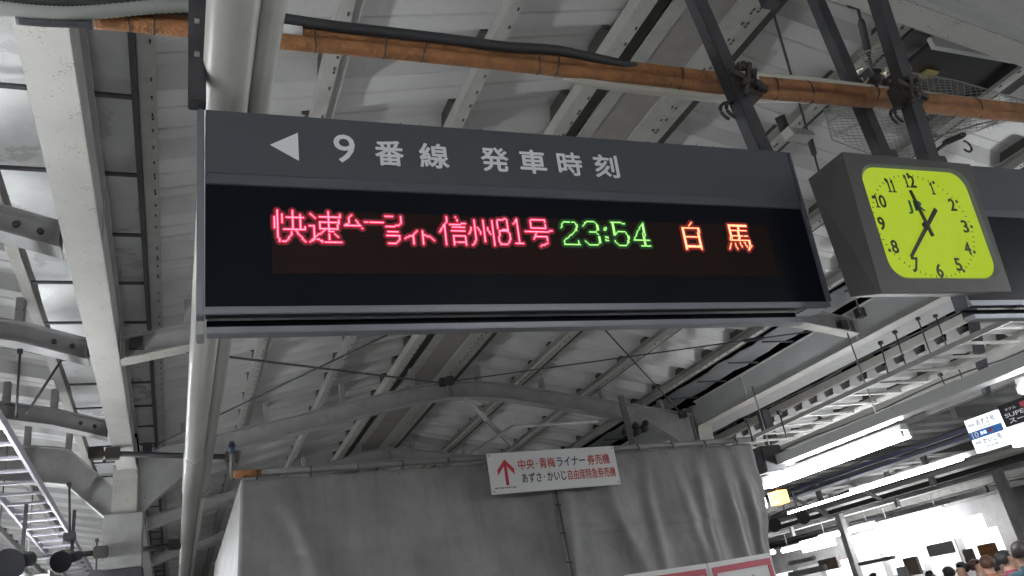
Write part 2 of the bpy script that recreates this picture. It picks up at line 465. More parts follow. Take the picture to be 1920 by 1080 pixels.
def column(xc, label, wrap):
    root = empty('canopy_column', (xc, 10.3, 0), label, 'column', 'columns carrying the canopy')
    # curved flange leading from the girder down to the column
    pts = [(10.15, 4.105), (10.19, 4.06), (10.21, 3.95), (10.215, 3.5)]
    b = MB()
    for (a, c) in zip(pts[:-1], pts[1:]): b.bar((0, a[0] - 10.3, a[1]), (0, c[0] - 10.3, c[1]), .26, .014, (0, 1, 0.01))
    b.build('column_flange', 'cream', root)
    MB().box(-.10, .10, -.06, .12, 3.3, 4.45).build('column_web', 'greybeam', root)
    MB().box(-.20, .20, -.16, .20, 2.95, 3.55).build('column_casing', 'greybeam', root, bevel=.01)
    MB().box(-.215, .215, -.175, .215, 0, 2.94).build('column_wrap', wrap, root, bevel=.01)
    return root
COLM = column(-.53, 'cream column with grey casing and dark wrapped base at lower left', 'dark')
column(7.62, 'cream column at the far end of the white girder, behind the grey tarpaulin', 'greybeam')

# ================================================================== rafter frames
def Zb(X):
    a = abs(X - 3.5); s_ = .225 if X < 3.5 else .19
    z = 4.93 - s_ * a
    if a < .7: z = 4.93 - s_ * .7 + (s_ * .7 * (1 - (a / .7) ** 2)) * .62
    return z
def Zb2(X):
    a = abs(X - 3.7); z = 4.85 - .205 * a
    if a < 1.1: z = 4.85 - .205 * 1.1 + (.205 * 1.1 * (1 - (a / 1.1) ** 2)) * .6
    return z
def rafter(y, x0, x1, label, haunch=False, matf='purlin', matw='greybeam', zf=Zb, zt=None, dep=.20, group='rafter frames across the canopy', n=18):
    root = empty('rafter_frame', ((x0 + x1) / 2, y, zf((x0 + x1) / 2)), label, 'roof frame', group)
    L = Matrix.Translation(-root.location)
    xs = [x0 + (x1 - x0) * i / n for i in range(n + 1)]
    zt0 = zt or (lambda X: zf(X) + dep); zt = zt0
    def hz(X):
        z = zf(X)
        if haunch:
            for xe in (x0, x1):
                d = abs(X - xe)
                if d < .95: z -= .50 * (1 - d / .95) ** 1.4
        return z
    if haunch: xs = sorted(set(xs + [x0 + i * .12 for i in range(8)] + [x1 - i * .12 for i in range(8)]))
    b = MB(); f = MB(); tp = MB()
    for a, c in zip(xs[:-1], xs[1:]):
        za, zc = hz(a), hz(c)
        b.add([(a, y - .008, za + .014), (c, y - .008, zc + .014), (c, y - .008, zt(c) - .014), (a, y - .008, zt(a) - .014),
               (a, y + .008, za + .014), (c, y + .008, zc + .014), (c, y + .008, zt(c) - .014), (a, y + .008, zt(a) - .014)],
              [(0, 1, 2, 3), (7, 6, 5, 4), (0, 4, 5, 1), (3, 2, 6, 7)])
        f.add([(a, y - .08, za), (c, y - .08, zc), (c, y + .08, zc), (a, y + .08, za), (a, y - .08, za + .014), (c, y - .08, zc + .014), (c, y + .08, zc + .014), (a, y + .08, za + .014)],
              [(0, 1, 2, 3), (7, 6, 5, 4), (0, 4, 5, 1), (3, 2, 6, 7)])
        tp.add([(a, y - .08, zt(a) - .014), (c, y - .08, zt(c) - .014), (c, y + .08, zt(c) - .014), (a, y + .08, zt(a) - .014), (a, y - .08, zt(a)), (c, y - .08, zt(c)), (c, y + .08, zt(c)), (a, y + .08, zt(a))],
              [(0, 1, 2, 3), (7, 6, 5, 4), (0, 4, 5, 1), (3, 2, 6, 7)])
    b.build('web', matw, root, L); f.build('bottom_flange', matf, root, L); tp.build('top_flange', matw, root, L)
    if zt is zt0 and not (Zr(x0) < zt(x0)):
        for X in [x0 + .5 + (x1 - x0 - 1) * i / 7 for i in range(8)]:
            if Zr(X) - zt(X) > .03: MB().box(X - .03, X + .03, y - .05, y + .05, zt(X) + .001, Zr(X) - .001).build('purlin_cleat', matw, root, L)
    for X in (x0 + .02, (x0 + x1) / 2, x1 - .02):
        MB().box(X - .008, X + .008, y - .07, y + .07, hz(X) + .016, zt(X) - .018).build('stiffener', matw, root, L)
    return root
rafter(2.6, -.41, 7.49, 'pale diagonal rafter frame crossing the top right corner above the clock', matf='cream', matw='web')
rafter(6.7, -.41, 7.49, 'rafter frame passing behind the departure board, its white end showing below the clock', matf='cream')
rafter(10.3, -.41, 7.49, 'arched grey rafter frame peaking above the white arrow sign', haunch=True, matf='greybeam', zf=Zb2, dep=.24)
rafter(14.1, -.41, 7.49, 'dim rafter frame in the shade beyond the arched one', matf='greybeam')
rafter(18, -.41, 7.49, 'farthest rafter frame seen under the column haunch', matf='greybeam')
rafter(-1.0, -.41, 7.49, 'rafter frame over the camera, out of view behind', matf='cream')
def Zbl(X):
    d_ = -.64 - X
    return 4.06 + .32 * d_ if d_ < .5 else 4.22 + .20 * (d_ - .5)
for (y, lb, hc) in ((4.85, 'short bolted rafter arm meeting the cream girder at mid left edge', False), (6.7, 'rafter arm on the left of the cream girder, level with the board bottom', False),
                (8.9, 'thin rafter arm left of the cream girder above the ladder tray', False), (10.3, 'deep gusseted rafter arm at the head of the left column', True)):
    r_ = rafter(y, -4.6, -.64, lb, haunch=False, zf=(Zbl if y != 10.3 else (lambda X: max(3.45 + 1.0 * (-.64 - X), 3.45) if X > -1.15 else 3.96 + .12 * (-1.15 - X))), n=24, dep=.18 if y != 10.3 else .42, group='rafter arms left of the cream girder', matf='greybeam')
    bo = MB()
    for i in range(2):
        x = -.76 - i * .13
        bo.tube([(x, y - .03, Zbl(x) + .10), (x, y - .012, Zbl(x) + .10)], .02, 8)
    bo.build('bolt_heads', 'darkbrown', r_, Matrix.Translation(-r_.location))['kind'] = 'stuff'
gp = MB().prism([(-.42, 10.29, 4.25), (.35, 10.29, 4.3), (-.10, 10.29, 3.9), (-.40, 10.29, 3.45)], (0, .02, 0)).build("gusset_plate", "greybeam", COLM, T(.53, -10.3, 0))

# ================================================================== tie rods
def rod(a, b, label, r=.009, tb=None, cat='tie rod', group='crossed tie rods under the roof'):
    a = Vector(a); b = Vector(b); root = empty('tie_rod', a, label, cat, group); L = T(*(-a))
    MB().tube([a, b], r, 6).build('rod', 'dark', root, L)
    d = (b - a).normalized()
    for p in (a, b):
        MB().box(p.x - .05, p.x + .05, p.y - .04, p.y + .04, p.z - .04, p.z + .07).build('end_plate', 'dark', root, L)
    if tb:
        p = a + (b - a) * tb
        MB().tube([p - d * .13, p - d * .1, p + d * .1, p + d * .13], [.012, .024, .024, .012], 8).build('turnbuckle', 'dark', root, L)
    return root
rod((3.45, 10.15, 4.95), (-.3, 6.7, 4.2), 'tie rod from behind the grey conduits to the arched frame peak', r=.012)
rod((-.3, 10.1, 4.26), (3.4, 6.65, 5.0), 'tie rod rising right from the blue taped post to the board bottom')
rod((3.55, 10.15, 4.97), (7.3, 6.65, 4.27), 'tie rod with black turnbuckle just under the board right end', tb=.80)
rod((7.25, 10.15, 4.28), (3.55, 6.65, 5.0), 'pale tie rod with turnbuckle descending right to the girder joint', tb=.14, r=.011)
rod((3.55, 2.9, 5.02), (7.3, 6.35, 4.3), 'tie rod crossing the orange pipes left of the clock hanger', tb=.33)
rod(at(1605, 0, Z=4.95), at(1640, 150, Z=4.6), 'short dark rod hanging between the two right hangers', r=.010, tb=.45, group=None, cat='rod')
# ================================================================== conduits, pipes, cables
def along(k, h, y0, y1, r, name, matn, label, cat, group=None, segs=()):
    """pipe running along the platform; k = X / height above the eye"""
    root = empty(name, (k * h, y0, 1.5 + h), label, cat, group); L = T(-k * h, -y0, -1.5 - h)
    x, z = k * h, 1.5 + h
    MB().tube([(x, y0, z), (x, y1, z)], r, 20).build('pipe', matn, root, L)
    for (ya, yb, rr) in segs:
        MB().tube([(x, ya, z), (x, ya + .01, z), (x, yb - .01, z), (x, yb, z)], [rr - .003, rr, rr, rr - .003], 20).build('coupling', matn, root, L)
    return root
along(.080, 1.74, .8, 14, .072, 'conduit_pipe', 'conduit', 'thick pale grey conduit passing behind the left end of the departure board', 'pipe', 'pale conduits behind the board', segs=((6.6, 7.9, .078),))
c2_ = along(.137, 1.76, .8, 8.0, .043, 'conduit_pipe', 'conduit', 'thinner grey conduit on the right of the thick one', 'pipe', 'pale conduits behind the board', segs=((7.9, 8.06, .056),))
MB().tube([(.137 * 1.76, 8.05, 3.26), (.137 * 1.76, 15, 3.26)], .03, 14).build('reduced_pipe', 'conduit', c2_, T(-.137 * 1.76, -.8, -3.26))

def path(pix, Y):
    return [at(px, py, Y=(Y[i] if isinstance(Y, list) else Y)) for i, (px, py) in enumerate(pix)]
YP = 2.26
lower = [(176, 38), (260, 46), (360, 56), (530, 78), (660, 90), (800, 104), (1010, 127), (1130, 142), (1250, 155), (1370, 170), (1500, 181), (1700, 199), (1920, 221), (2100, 240)]
upper = [(230, 22), (360, 33), (530, 57), (660, 69), (800, 84), (1010, 107), (1130, 122), (1250, 135), (1370, 149), (1500, 161), (1700, 180), (1920, 204), (2100, 224)]
def smooth(pts, k=4):
    out = []
    n = len(pts)
    for i in range(n - 1):
        p0, p1, p2, p3 = pts[max(i - 1, 0)], pts[i], pts[i + 1], pts[min(i + 2, n - 1)]
        for j in range(k):
            t = j / k
            out.append(.5 * ((2 * p1) + (p2 - p0) * t + (2 * p0 - 5 * p1 + 4 * p2 - p3) * t * t + (3 * p1 - p0 - 3 * p2 + p3) * t ** 3))
    out.append(pts[-1]); return out
def cable(pix, Y, r, name, matn, label, cat, n=10, group=None, rib=0):
    pts = smooth(path(pix, Y)); root = tagp(MB().tube([p - pts[0] for p in pts], r, n).build(name, matn), label, cat, group)
    root.location = pts[0]; return root
cable(lower, YP, .0275, 'wrapped_pipe', 'foam', 'lower of the two orange brown wrapped pipes crossing over the board', 'pipe', 14, 'orange wrapped pipes')
cable(upper, YP + .01, .0275, 'wrapped_pipe', 'foam', 'upper of the two orange brown wrapped pipes, beside the black cable', 'pipe', 14, 'orange wrapped pipes')
cable([(0, 4), (180, 8), (360, 18), (480, 28), (600, 46), (720, 60), (860, 76), (950, 88), (1040, 94), (1110, 108), (1180, 124), (1250, 140), (1320, 150)], [YP - .03] * 9 + [YP - .02, YP, YP + .02, YP + .03], .021, 'cable', 'rubber', 'thick black cable sagging along the top of the orange pipes', 'cable')
cable([(1060, 140), (1110, 155), (1180, 165), (1260, 174), (1340, 183), (1430, 184), (1520, 186), (1640, 196)], YP + .02, .021, 'pvc_pipe', 'whitepipe', 'off white pipe under the orange pipes near the board hanger', 'pipe', 12)
cable([(1395, 142), (1460, 146), (1540, 154), (1620, 164), (1700, 174), (1800, 187), (1920, 200), (2100, 218)], YP + .05, .020, 'cable', 'whitepipe', 'grey sleeve pipe above the orange pipes at the right', 'pipe')
cable([(0, 3), (80, 2), (200, 2), (330, 6), (420, 14)], YP + .04, .028, 'cable', 'navy', 'dark blue cable along the top left corner', 'cable')
# ribbed flexible conduit
pts = smooth(path([(-60, 10), (0, 16), (60, 22), (130, 25), (200, 21), (290, 13), (380, 10)], YP - .06), 16)
b = MB(); rs = []; pp = []
for i, p in enumerate(pts):
    pp.append(p - pts[0]); rs.append(.0235 if i % 2 else .0205)
b.tube(pp, rs, 12)
fx = tagp(b.build('flex_conduit', 'flex'), 'ribbed grey flexible conduit at the top left corner', 'conduit'); fx.location = pts[0]
cable([(30, 38), (80, 42), (130, 44), (172, 47)], YP - .04, .014, 'pipe_end', 'dark', 'short dark rod end beside the orange pipe at top left', 'pipe')
# joint wraps where orange foam is missing
for (px, py, w_, lb) in ((545, 58, 20, 'pale tape patch on the orange pipes just right of the conduits'), (1400, 150, 16, 'pale tape patch on the orange pipes right of the board hanger')):
    a = at(px - w_, py - 2, Y=YP); c = at(px + w_, py + 2, Y=YP)
    o = tagp(MB().tube([a - a, c - a], .029, 14).build('pipe_sleeve', 'plate'), lb, 'pipe sleeve'); o.location = a
# wire straps round the pipes
straps = [238, 292, 588, 720, 797, 1006, 1043, 1272, 1515, 1450, 1640, 1830]
def interp(tab, x):
    for (a, b_) in zip(tab[:-1], tab[1:]):
        if a[0] <= x <= b_[0]:
            t = (x - a[0]) / (b_[0] - a[0]); return a[1] + (b_[1] - a[1]) * t
    return tab[-1][1]
for i, x in enumerate(straps):
    lo = at(x + random.uniform(-4, 4), interp(lower, x), Y=YP); up = at(x, interp(upper, x), Y=YP)
    c = (lo + up) / 2; d = up - lo; hl = d.length / 2 + .030
    ring = []
    for k in range(25):
        t = 2 * math.pi * k / 24
        v = Vector((math.sin(t) * .012 * math.sin(i * 2.1), -math.cos(t) * .031, 0)) + d.normalized() * (math.sin(t) * (hl + 0))
        ring.append(v)
    o = MB().tube(ring, .0032, 6, False).build('tie_wire', 'rubber'); o.location = c
    tagp(o, ['first', 'second', 'third', 'fourth', 'fifth', 'sixth', 'seventh', 'eighth', 'tenth', 'ninth', 'eleventh', 'twelfth'][i] + ' black tie wire from the left round the orange pipes', 'tie wire', 'tie wires round the orange pipes')

# ================================================================== hanger posts
def hanger(p0, p1, w_, d_, label, name='hanger_post', foot=True):
    p0 = Vector(p0); p1 = Vector(p1); root = empty(name, p0, label, 'hanger post', 'dark posts the boards hang from'); L = T(*(-p0))
    top = p0 + (p1 - p0) * ((4.95 - p0.z) / (p1.z - p0.z))
    MB().bar(p0, top, w_, d_, (0, 1, 0)).build('post', 'dark', root, L, .004)
    MB().box(top.x - .10, top.x + .10, top.y - .08, top.y + .08, top.z, top.z + .02).build('top_plate', 'dark', root, L)
    if foot: MB().box(p0.x - w_ * .75, p0.x + w_ * .75, p0.y - d_ * .7, p0.y + d_ * .7, p0.z - .03, p0.z + .012).build('foot_plate', 'dark', root, L)
    return root
h1 = hanger((.050, 2.05, 3.086), (.050, 2.05, 4.0), .05, .05, 'dark hanger post at the left end of the board, beside the conduit', foot=False)
b = MB(); 
for i in range(4): MB().box(.042, .057, 2.020, 2.0245, 3.25 + i * .13, 3.267 + i * .13).build('bolt', 'greybeam', h1, T(-.050, -2.05, -3.086))
h2 = hanger((2.205, 2.10, 3.12), (2.125, 2.10, 3.96), .072, .06, 'dark hanger post clamped to the orange pipes at the board right end')
h3 = hanger((3.205, 2.12, 3.20), (3.36, 2.12, 4.22), .082, .06, 'thick dark hanger post behind the clock top')
h4 = hanger(at(1655, 292, Y=2.34), at(1530, 0, Y=2.34), .07, .06, 'slimmer dark hanger post slanting down to the clock, left of the thick one')
def clamp(root, c):
    L = T(*(-root.location)); c = Vector(c)
    MB().box(c.x - .07, c.x + .07, c.y - .055, c.y + .02, c.z - .055, c.z + .055).build('clamp_plate', 'darkbrown', root, L, .008)
    b = MB()
    for i in range(6):
        q_ = c + Vector((random.uniform(-.06, .06), -.06, random.uniform(-.07, .07)))
        b.tube([q_, q_ + Vector((random.uniform(-.01, .01), -.03, random.uniform(-.02, .02)))], [.016, .013], 6)
    b.bar(c + Vector((-.08, -.062, .05)), c + Vector((.085, -.062, -.03)), .02, .03); b.bar(c + Vector((-.05, -.07, -.08)), c + Vector((.03, -.07, .1)), .016, .02)
    b.build('clamp_bolts', 'darkbrown', root, L)
    for dx in (0, .035):
        pts = [c + Vector((-.05 - .075 * math.sin(t) - dx, -.02, -.07 - dx * .4 - .05 * (1 - math.cos(t)))) for t in [math.pi * .8 * k / 10 for k in range(11)]]
        MB().tube(pts, .008, 6).build('clamp_hook', 'rubber', root, L)
clamp(h2, at(1388, 172, Y=2.12)); clamp(h3, at(1692, 186, Y=2.14))

# ================================================================== departure boards
SR = Vector((0.9993, -0.0371, -0.0062)); SU = Vector((0.0032, -0.0806, 0.9967))
STL = Vector((.0728, 2.060, 3.0850))
FM = frameM(STL, SR, SU)            # local x right, y up, z toward the viewer
LED = {'red': {-1: [3,13,37], 0: [3,13,37,122,129,167,168,177,189,190,191,192,193,194,195,196,197,198,199,200], 1: [3,13,25,37,45,53,77,78,79,80,81,82,88,122,162,163,164,165,166,169,176,177,188,200], 2: [3,6,13,18,26,37,45,52,88,122,130,143,150,157,161,169,176,177,188,200], 3: [3,6,13,18,27,31,32,33,34,35,36,37,38,39,40,41,42,43,44,45,51,88,122,130,143,150,157,161,169,175,177,188], 4: [1,3,6,9,10,11,12,13,14,15,16,17,18,19,20,28,37,51,88,122,143,150,157,161,169,174,177,188,200], 5: [1,3,6,13,18,37,44,51,56,88,121,133,134,135,136,143,150,157,161,169,177,188,200], 6: [1,3,6,13,18,37,44,51,57,62,63,64,66,67,68,69,70,71,72,73,74,75,88,120,124,125,126,127,128,129,130,131,132,143,150,157,161,169,177,188,200], 7: [1,3,6,13,18,31,32,33,34,35,36,37,38,39,40,41,42,43,44,51,57,87,119,120,143,150,157,161,169,177,188,189,190,191,192,193,194,195,196,197,198,199,200], 8: [1,3,6,13,18,31,37,44,49,50,58,84,85,86,119,120,126,127,128,129,130,131,132,133,134,135,140,143,145,150,153,157,161,169,177], 9: [1,3,13,18,31,37,43,48,49,50,51,52,53,54,55,56,57,58,59,77,78,79,80,81,82,83,118,120,140,143,146,150,153,157,165,166,167,168,169,177,203,204,205], 10: [1,3,13,18,24,25,26,27,31,37,43,117,120,140,143,146,150,153,157,162,163,164,165,166,167,168,169,177,183,184,185,186,187,188,189,190,191,192,193,194,195,196,197,198,199,200,201,202], 11: [1,3,13,18,21,27,31,37,43,60,117,120,125,126,127,128,129,130,131,132,133,134,135,139,143,147,150,154,157,162,169,177,192], 12: [1,3,13,18,21,27,31,32,33,34,35,36,37,38,39,40,41,42,43,99,103,116,120,139,143,147,150,154,157,162,170,177,191], 13: [3,7,8,9,10,11,12,13,14,15,16,17,18,19,20,21,27,34,37,78,79,80,81,82,83,84,85,98,103,120,138,143,147,150,155,157,162,170,177,191], 14: [3,15,27,33,37,38,39,40,97,103,120,143,150,157,162,170,177,190,191,192,193,194,195,196,197,198,199,200], 15: [3,12,16,27,32,96,103,104,105,120,126,127,128,129,130,131,132,133,134,135,143,150,157,161,170,177,190,200], 16: [3,12,16,27,30,31,37,41,77,78,79,80,81,82,83,84,85,86,93,94,95,96,103,106,107,108,120,126,135,143,150,157,161,170,177,189,200], 17: [3,12,17,27,29,37,42,86,91,92,96,103,109,120,126,135,143,150,157,161,170,177,200], 18: [3,11,18,27,28,37,43,86,90,96,103,110,120,126,135,143,150,157,161,169,177], 19: [3,10,19,27,37,86,96,103,111,120,126,135,142,150,157,161,169,177,200], 20: [4,10,19,26,27,29,30,37,85,96,103,120,126,127,129,130,131,132,133,134,135,142,157,162,168,174,175,176,177,178,179,180,198,199], 21: [4,9,20,25,26,31,32,84,96,103,120,126,135,141,157,162,163,164,165,166,167,195,196,197], 22: [4,6,7,8,21,24,32,34,35,36,37,38,39,40,41,42,43,44,45,78,79,80,81,82,83,96,103,120,126,135,140,157,194]},
'green': {0: [236,237,238,239,240,241,242,257,258,259,260,261,262,263,264,265,266,286], 1: [216,217,218,219,220,221,223,224,225,234,235,243,258,259,267,268,269,285,286], 2: [215,226,234,244,258,259,284,285,286], 3: [214,226,227,233,244,245,258,259,283,285,286], 4: [214,227,232,244,245,258,259,282,285,286], 5: [214,226,227,244,245,251,252,258,259,282,285,286], 6: [213,226,244,245,250,252,258,259,281,285,286], 7: [225,226,244,245,250,251,258,259,280,285,286], 8: [225,226,243,258,259,262,263,264,265,266,267,268,279,285,286], 9: [224,237,238,239,240,241,242,258,259,261,269,279,284,286], 10: [223,243,258,259,260,269,278,284,286], 11: [222,244,258,259,270,278,284,286], 12: [220,221,270,271,277,284,285], 13: [219,244,245,250,251,252,270,271,276,284,285], 14: [218,244,245,252,270,271,276,284,285], 15: [216,217,244,245,250,270,275,276,277,278,279,280,281,282,283,284,285,286,287,288,289], 16: [215,244,245,250,251,252,258,269,270,284,285], 17: [214,226,232,244,245,258,269,270,284,285], 18: [214,226,233,244,245,259,269,284,285], 19: [214,226,234,243,260,268,284,285], 20: [214,215,216,217,218,219,220,221,222,223,224,225,226,227,235,236,237,238,239,240,241,242,261,262,263,264,265,266,267,281,282,283,284,285,286,287,288,289]},
'orange': {-2: [332], -1: [331,368,369,370,371,372,373,374,375,376,377,378,379,380,381,382,383,384,385,386], 0: [330,368,369,370,371,372,373,374,375,376,377,378,379,380,381,382,383,384,385,386], 1: [329,368,369,377,378], 2: [368,369,377,378], 3: [322,323,324,325,326,327,328,329,330,331,332,333,334,335,336,337,338,368,369,377,378], 4: [322,323,337,338,368,369,370,371,372,373,374,375,376,377,378,379,380,381,382,383,384,385], 5: [322,323,337,338,368,369,376,377], 6: [322,323,337,338,368,369,376,377], 7: [322,323,336,338,368,369,376,377], 8: [322,323,336,337,368,369,376,377], 9: [322,323,336,337,368,369,370,371,372,373,374,375,376,377,378,379,380,382,383,384,385], 10: [322,323,336,337,368,369,376,377], 11: [322,323,324,325,326,327,328,329,330,331,332,333,334,335,336,337,367,369,376,377], 12: [322,323,336,337,367,369,375,376], 13: [322,323,336,337,367,368,369,370,371,372,373,374,375,376,377,378,379,380,381,382,383,384,385,386], 14: [322,323,336,337,385,386], 15: [322,323,336,337,376,380,381,385,386], 16: [322,323,336,337,367,371,376,381,385,386], 17: [322,323,336,337,366,371,376,381,385,386], 18: [322,323,336,337,366,371,377,382,385,387], 19: [322,323,324,325,326,327,328,329,330,331,333,334,335,336,337,365,371,377,382,384,386], 20: [322,323,324,325,326,327,328,329,330,331,332,333,334,335,336,337,365,372,384,385], 21: [322,323,336,337,364,372,383,384], 22: [322,323,337,383]},
}
def board(xa, xb, label, full):
    DPT = .13 if full else .055
    root = empty('departure_board', STL + Vector((0, 0, 0)), label, 'display board', 'dark departure boards')
    root.matrix_world = FM
    def P(b, nm, m, bev=0): return b.build(nm, m, root, None, bev)
    P(MB().box(xa, xb, -.626, -.002, -DPT, -.022), 'case', 'case', .006)
    P(MB().box(xa + .001, xb - .001, -.214, 0, -.0215, 0), 'header_panel', 'header', .002)
    # chamfered lip under the header, sloping in to the black glass
    P(MB().prism([(xa + .002, -.2145, -.001), (xa + .002, -.2145, -.02), (xa + .002, -.246, -.02), (xa + .002, -.240, -.012)], (xb - xa - .004, 0, 0)), 'header_lip', 'case')
    P(MB().box(xa + .002, xb - .002, -.626, -.2465, -.021, -.010), 'screen_glass', 'screen')
    P(MB().box(xa - .0, xb, -.6325, -.6265, -.03, .002), 'trim_line', 'alu', .001)
    P(MB().box(xa - .0, xb, -.650, -.6335, -.03, .006), 'lower_trim', 'alu', .002)
    P(MB().box(xa + .004, xb - .12 if full else xb, -.690, -.6505, -.075 if full else -DPT + .004, -.05), 'underside_tray', 'screen')
    P(MB().box(xa + .004, xb - .12 if full else xb, -.703, -.684, -.049, -.0), 'tray_trim', 'alu', .002)
    if full:
        P(MB().box(xa - .022, xa - .002, -.652, -.0, -.13, .004), 'end_cap', 'alu', .003)
        P(MB().box(xb + .002, xb + .016, -.626, -.0, -.13, .002), 'end_cap', 'case', .003)
        P(MB().box(xa - .022, xa - .001, -.706, -.668, -.08, .004), 'end_block', 'greybeam', .002)
        P(MB().box(xb - .11, xb - .02, -.655, -.6505, -.08, .006), 'corner_strip', 'alu')
    return root
B1 = board(0, 2.134, 'large dark departure board with red, green and orange lit characters', True)
B2 = board(2.834, 5.2, 'second dark board running off the right edge behind the clock', False)
MB().box(2.818, 2.832, -.655, -.0, -.06, .004).build('end_cap', 'case', B2)
# white header lettering
def glyph(ch, x, y, w_, h_, bold=.022):
    text('header_character', 'white', B1, T(0, 0, .0022), (x - w_ / 2, y - h_ / 2, x + w_ / 2, y + h_ / 2), bold) if False else None
    o = text(ch, 'white', B1, T(0, 0, .0022), (x - w_ / 2, y - h_ / 2, x + w_ / 2, y + h_ / 2), bold)
    o.name = 'header_character'; o['label'] = 'white header character ' + ch
for ch, x, w_ in (('番', .546, .092), ('線', .692, .098), ('発', .901, .098), ('車', 1.038, .098), ('時', 1.176, .093), ('刻', 1.317, .096)):
    glyph(ch, x, -.114, w_, .092)
glyph('9', .405, -.107, .066, .100, .006)
ar = MB().prism([(.183, -.109, .0005), (.266, -.159, .0005), (.266, -.061, .0005)], (0, 0, .0015)).build('arrow', 'white', B1)
ar['label'] = 'white left pointing triangle'
# LED matrix
MB().box(.181, 1.952, -.524, -.3205, -.0098, -.0085).build('led_matrix', 'ledpanel', B1)
PT = .00433
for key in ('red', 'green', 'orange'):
    core = MB(); halo = MB(); glow = MB()  # halo and glow discs imitate bloom around the lit dots
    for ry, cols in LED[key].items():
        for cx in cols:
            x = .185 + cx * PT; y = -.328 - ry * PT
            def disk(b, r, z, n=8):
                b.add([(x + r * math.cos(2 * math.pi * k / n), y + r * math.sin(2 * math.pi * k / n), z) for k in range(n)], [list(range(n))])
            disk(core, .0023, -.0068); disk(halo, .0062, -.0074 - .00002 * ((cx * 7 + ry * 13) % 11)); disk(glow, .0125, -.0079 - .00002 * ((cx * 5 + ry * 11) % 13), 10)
    gg = glow.build('led_bloom', 'led_' + key + 'g', B1); gg['kind'] = 'stuff'
    h = halo.build('led_halo', 'led_' + key + 'h', B1); h['kind'] = 'stuff'
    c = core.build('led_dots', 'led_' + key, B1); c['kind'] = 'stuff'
    c['label'] = {'red': 'red lit characters 快速ムーンライト信州81号', 'green': 'green lit time 23:54', 'orange': 'orange lit characters 白馬'}[key]
# bird spikes on the top edge
for i in range(20):
    x = .455 + i * .0715
    MB().tube([(x, 0, -.03), (x + random.uniform(-.004, .004), random.uniform(.014, .026), -.03)], .0014, 5).build('bird_spike', 'dark', B1)

# ================================================================== clock
CK = empty('platform_clock', (0, 0, 0), 'square grey clock with lime green lit dial and black hands', 'clock')
CK.matrix_world = FM
d = .20
FTL, FTR, FBR, FBL = (2.196, -.112), (2.837, -.124), (2.812, -.665), (2.180, -.668)
BTL, BTR, BBR, BBL = (2.198, -.119), (2.80, -.119), (2.78, -.612), (2.238, -.612)
b = MB()
b.add([(*FTL, d - .012), (*FTR, d - .012), (*FBR, d - .012), (*FBL, d - .012), (*BTL, 0.004), (*BTR, .004), (*BBR, .004), (*BBL, .004)],
      [(4, 5, 6, 7), (0, 1, 5, 4), (1, 2, 6, 5), (2, 3, 7, 6), (3, 0, 4, 7), (0, 3, 2, 1)])
b.build('case', 'clockcase', CK)
DX0, DX1, DY0, DY1 = 2.252, 2.796, -.617, -.152
def rrect(x0, x1, y0, y1, r, n=8):
    out = []
    for (cx, cy, a0) in ((x1 - r, y1 - r, 0), (x0 + r, y1 - r, 90), (x0 + r, y0 + r, 180), (x1 - r, y0 + r, 270)):
        for k in range(n + 1):
            a = math.radians(a0 + 90 * k / n); out.append((cx + r * math.cos(a), cy + r * math.sin(a)))
    return out
inner = rrect(DX0, DX1, DY0, DY1, .078)
N = len(inner)
# frame plate with a rounded opening
def outer_pt(x, y):
    cx, cy = (DX0 + DX1) / 2, (DY0 + DY1) / 2
    dx, dy = x - cx, y - cy
    # ray to the quad
    quad = [FTR, FTL, FBL, FBR]; best = None
    for i in range(4):
        ax, ay = quad[i]; bx, by = quad[(i + 1) % 4]
        ex, ey = bx - ax, by - ay; den = dx * ey - dy * ex
        if abs(den) < 1e-9: continue
        t = ((ax - cx) * ey - (ay - cy) * ex) / den; s_ = ((ax - cx) * dy - (ay - cy) * dx) / den
        if t > 0 and -1e-6 <= s_ <= 1 + 1e-6 and (best is None or t < best): best = t
    return (cx + dx * best, cy + dy * best)
vs = []; fs = []
extra = []
pts_in = list(inner)
# insert the four corner directions
import bisect
cx, cy = (DX0 + DX1) / 2, (DY0 + DY1) / 2
def ang(p): return math.atan2(p[1] - cy, p[0] - cx) % (2 * math.pi)
ring = [(ang(p), p, outer_pt(*p)) for p in pts_in]
for q in (FTR, FTL, FBL, FBR):
    a = ang(q); rr = sorted(ring, key=lambda t: abs((t[0] - a + math.pi) % (2 * math.pi) - math.pi))[0]
    ring[ring.index(rr)] = (rr[0], rr[1], q)
for (a, p, q) in ring: vs += [(*p, d), (*q, d), (*q, d - .0115), (*p, d - .0115)]
n4 = len(ring)
for i in range(n4):
    j = (i + 1) % n4
    fs += [(4 * i, 4 * i + 1, 4 * j + 1, 4 * j), (4 * i + 1, 4 * i + 2, 4 * j + 2, 4 * j + 1)]
MB().add(vs, fs).build('frame', 'clockcase', CK)
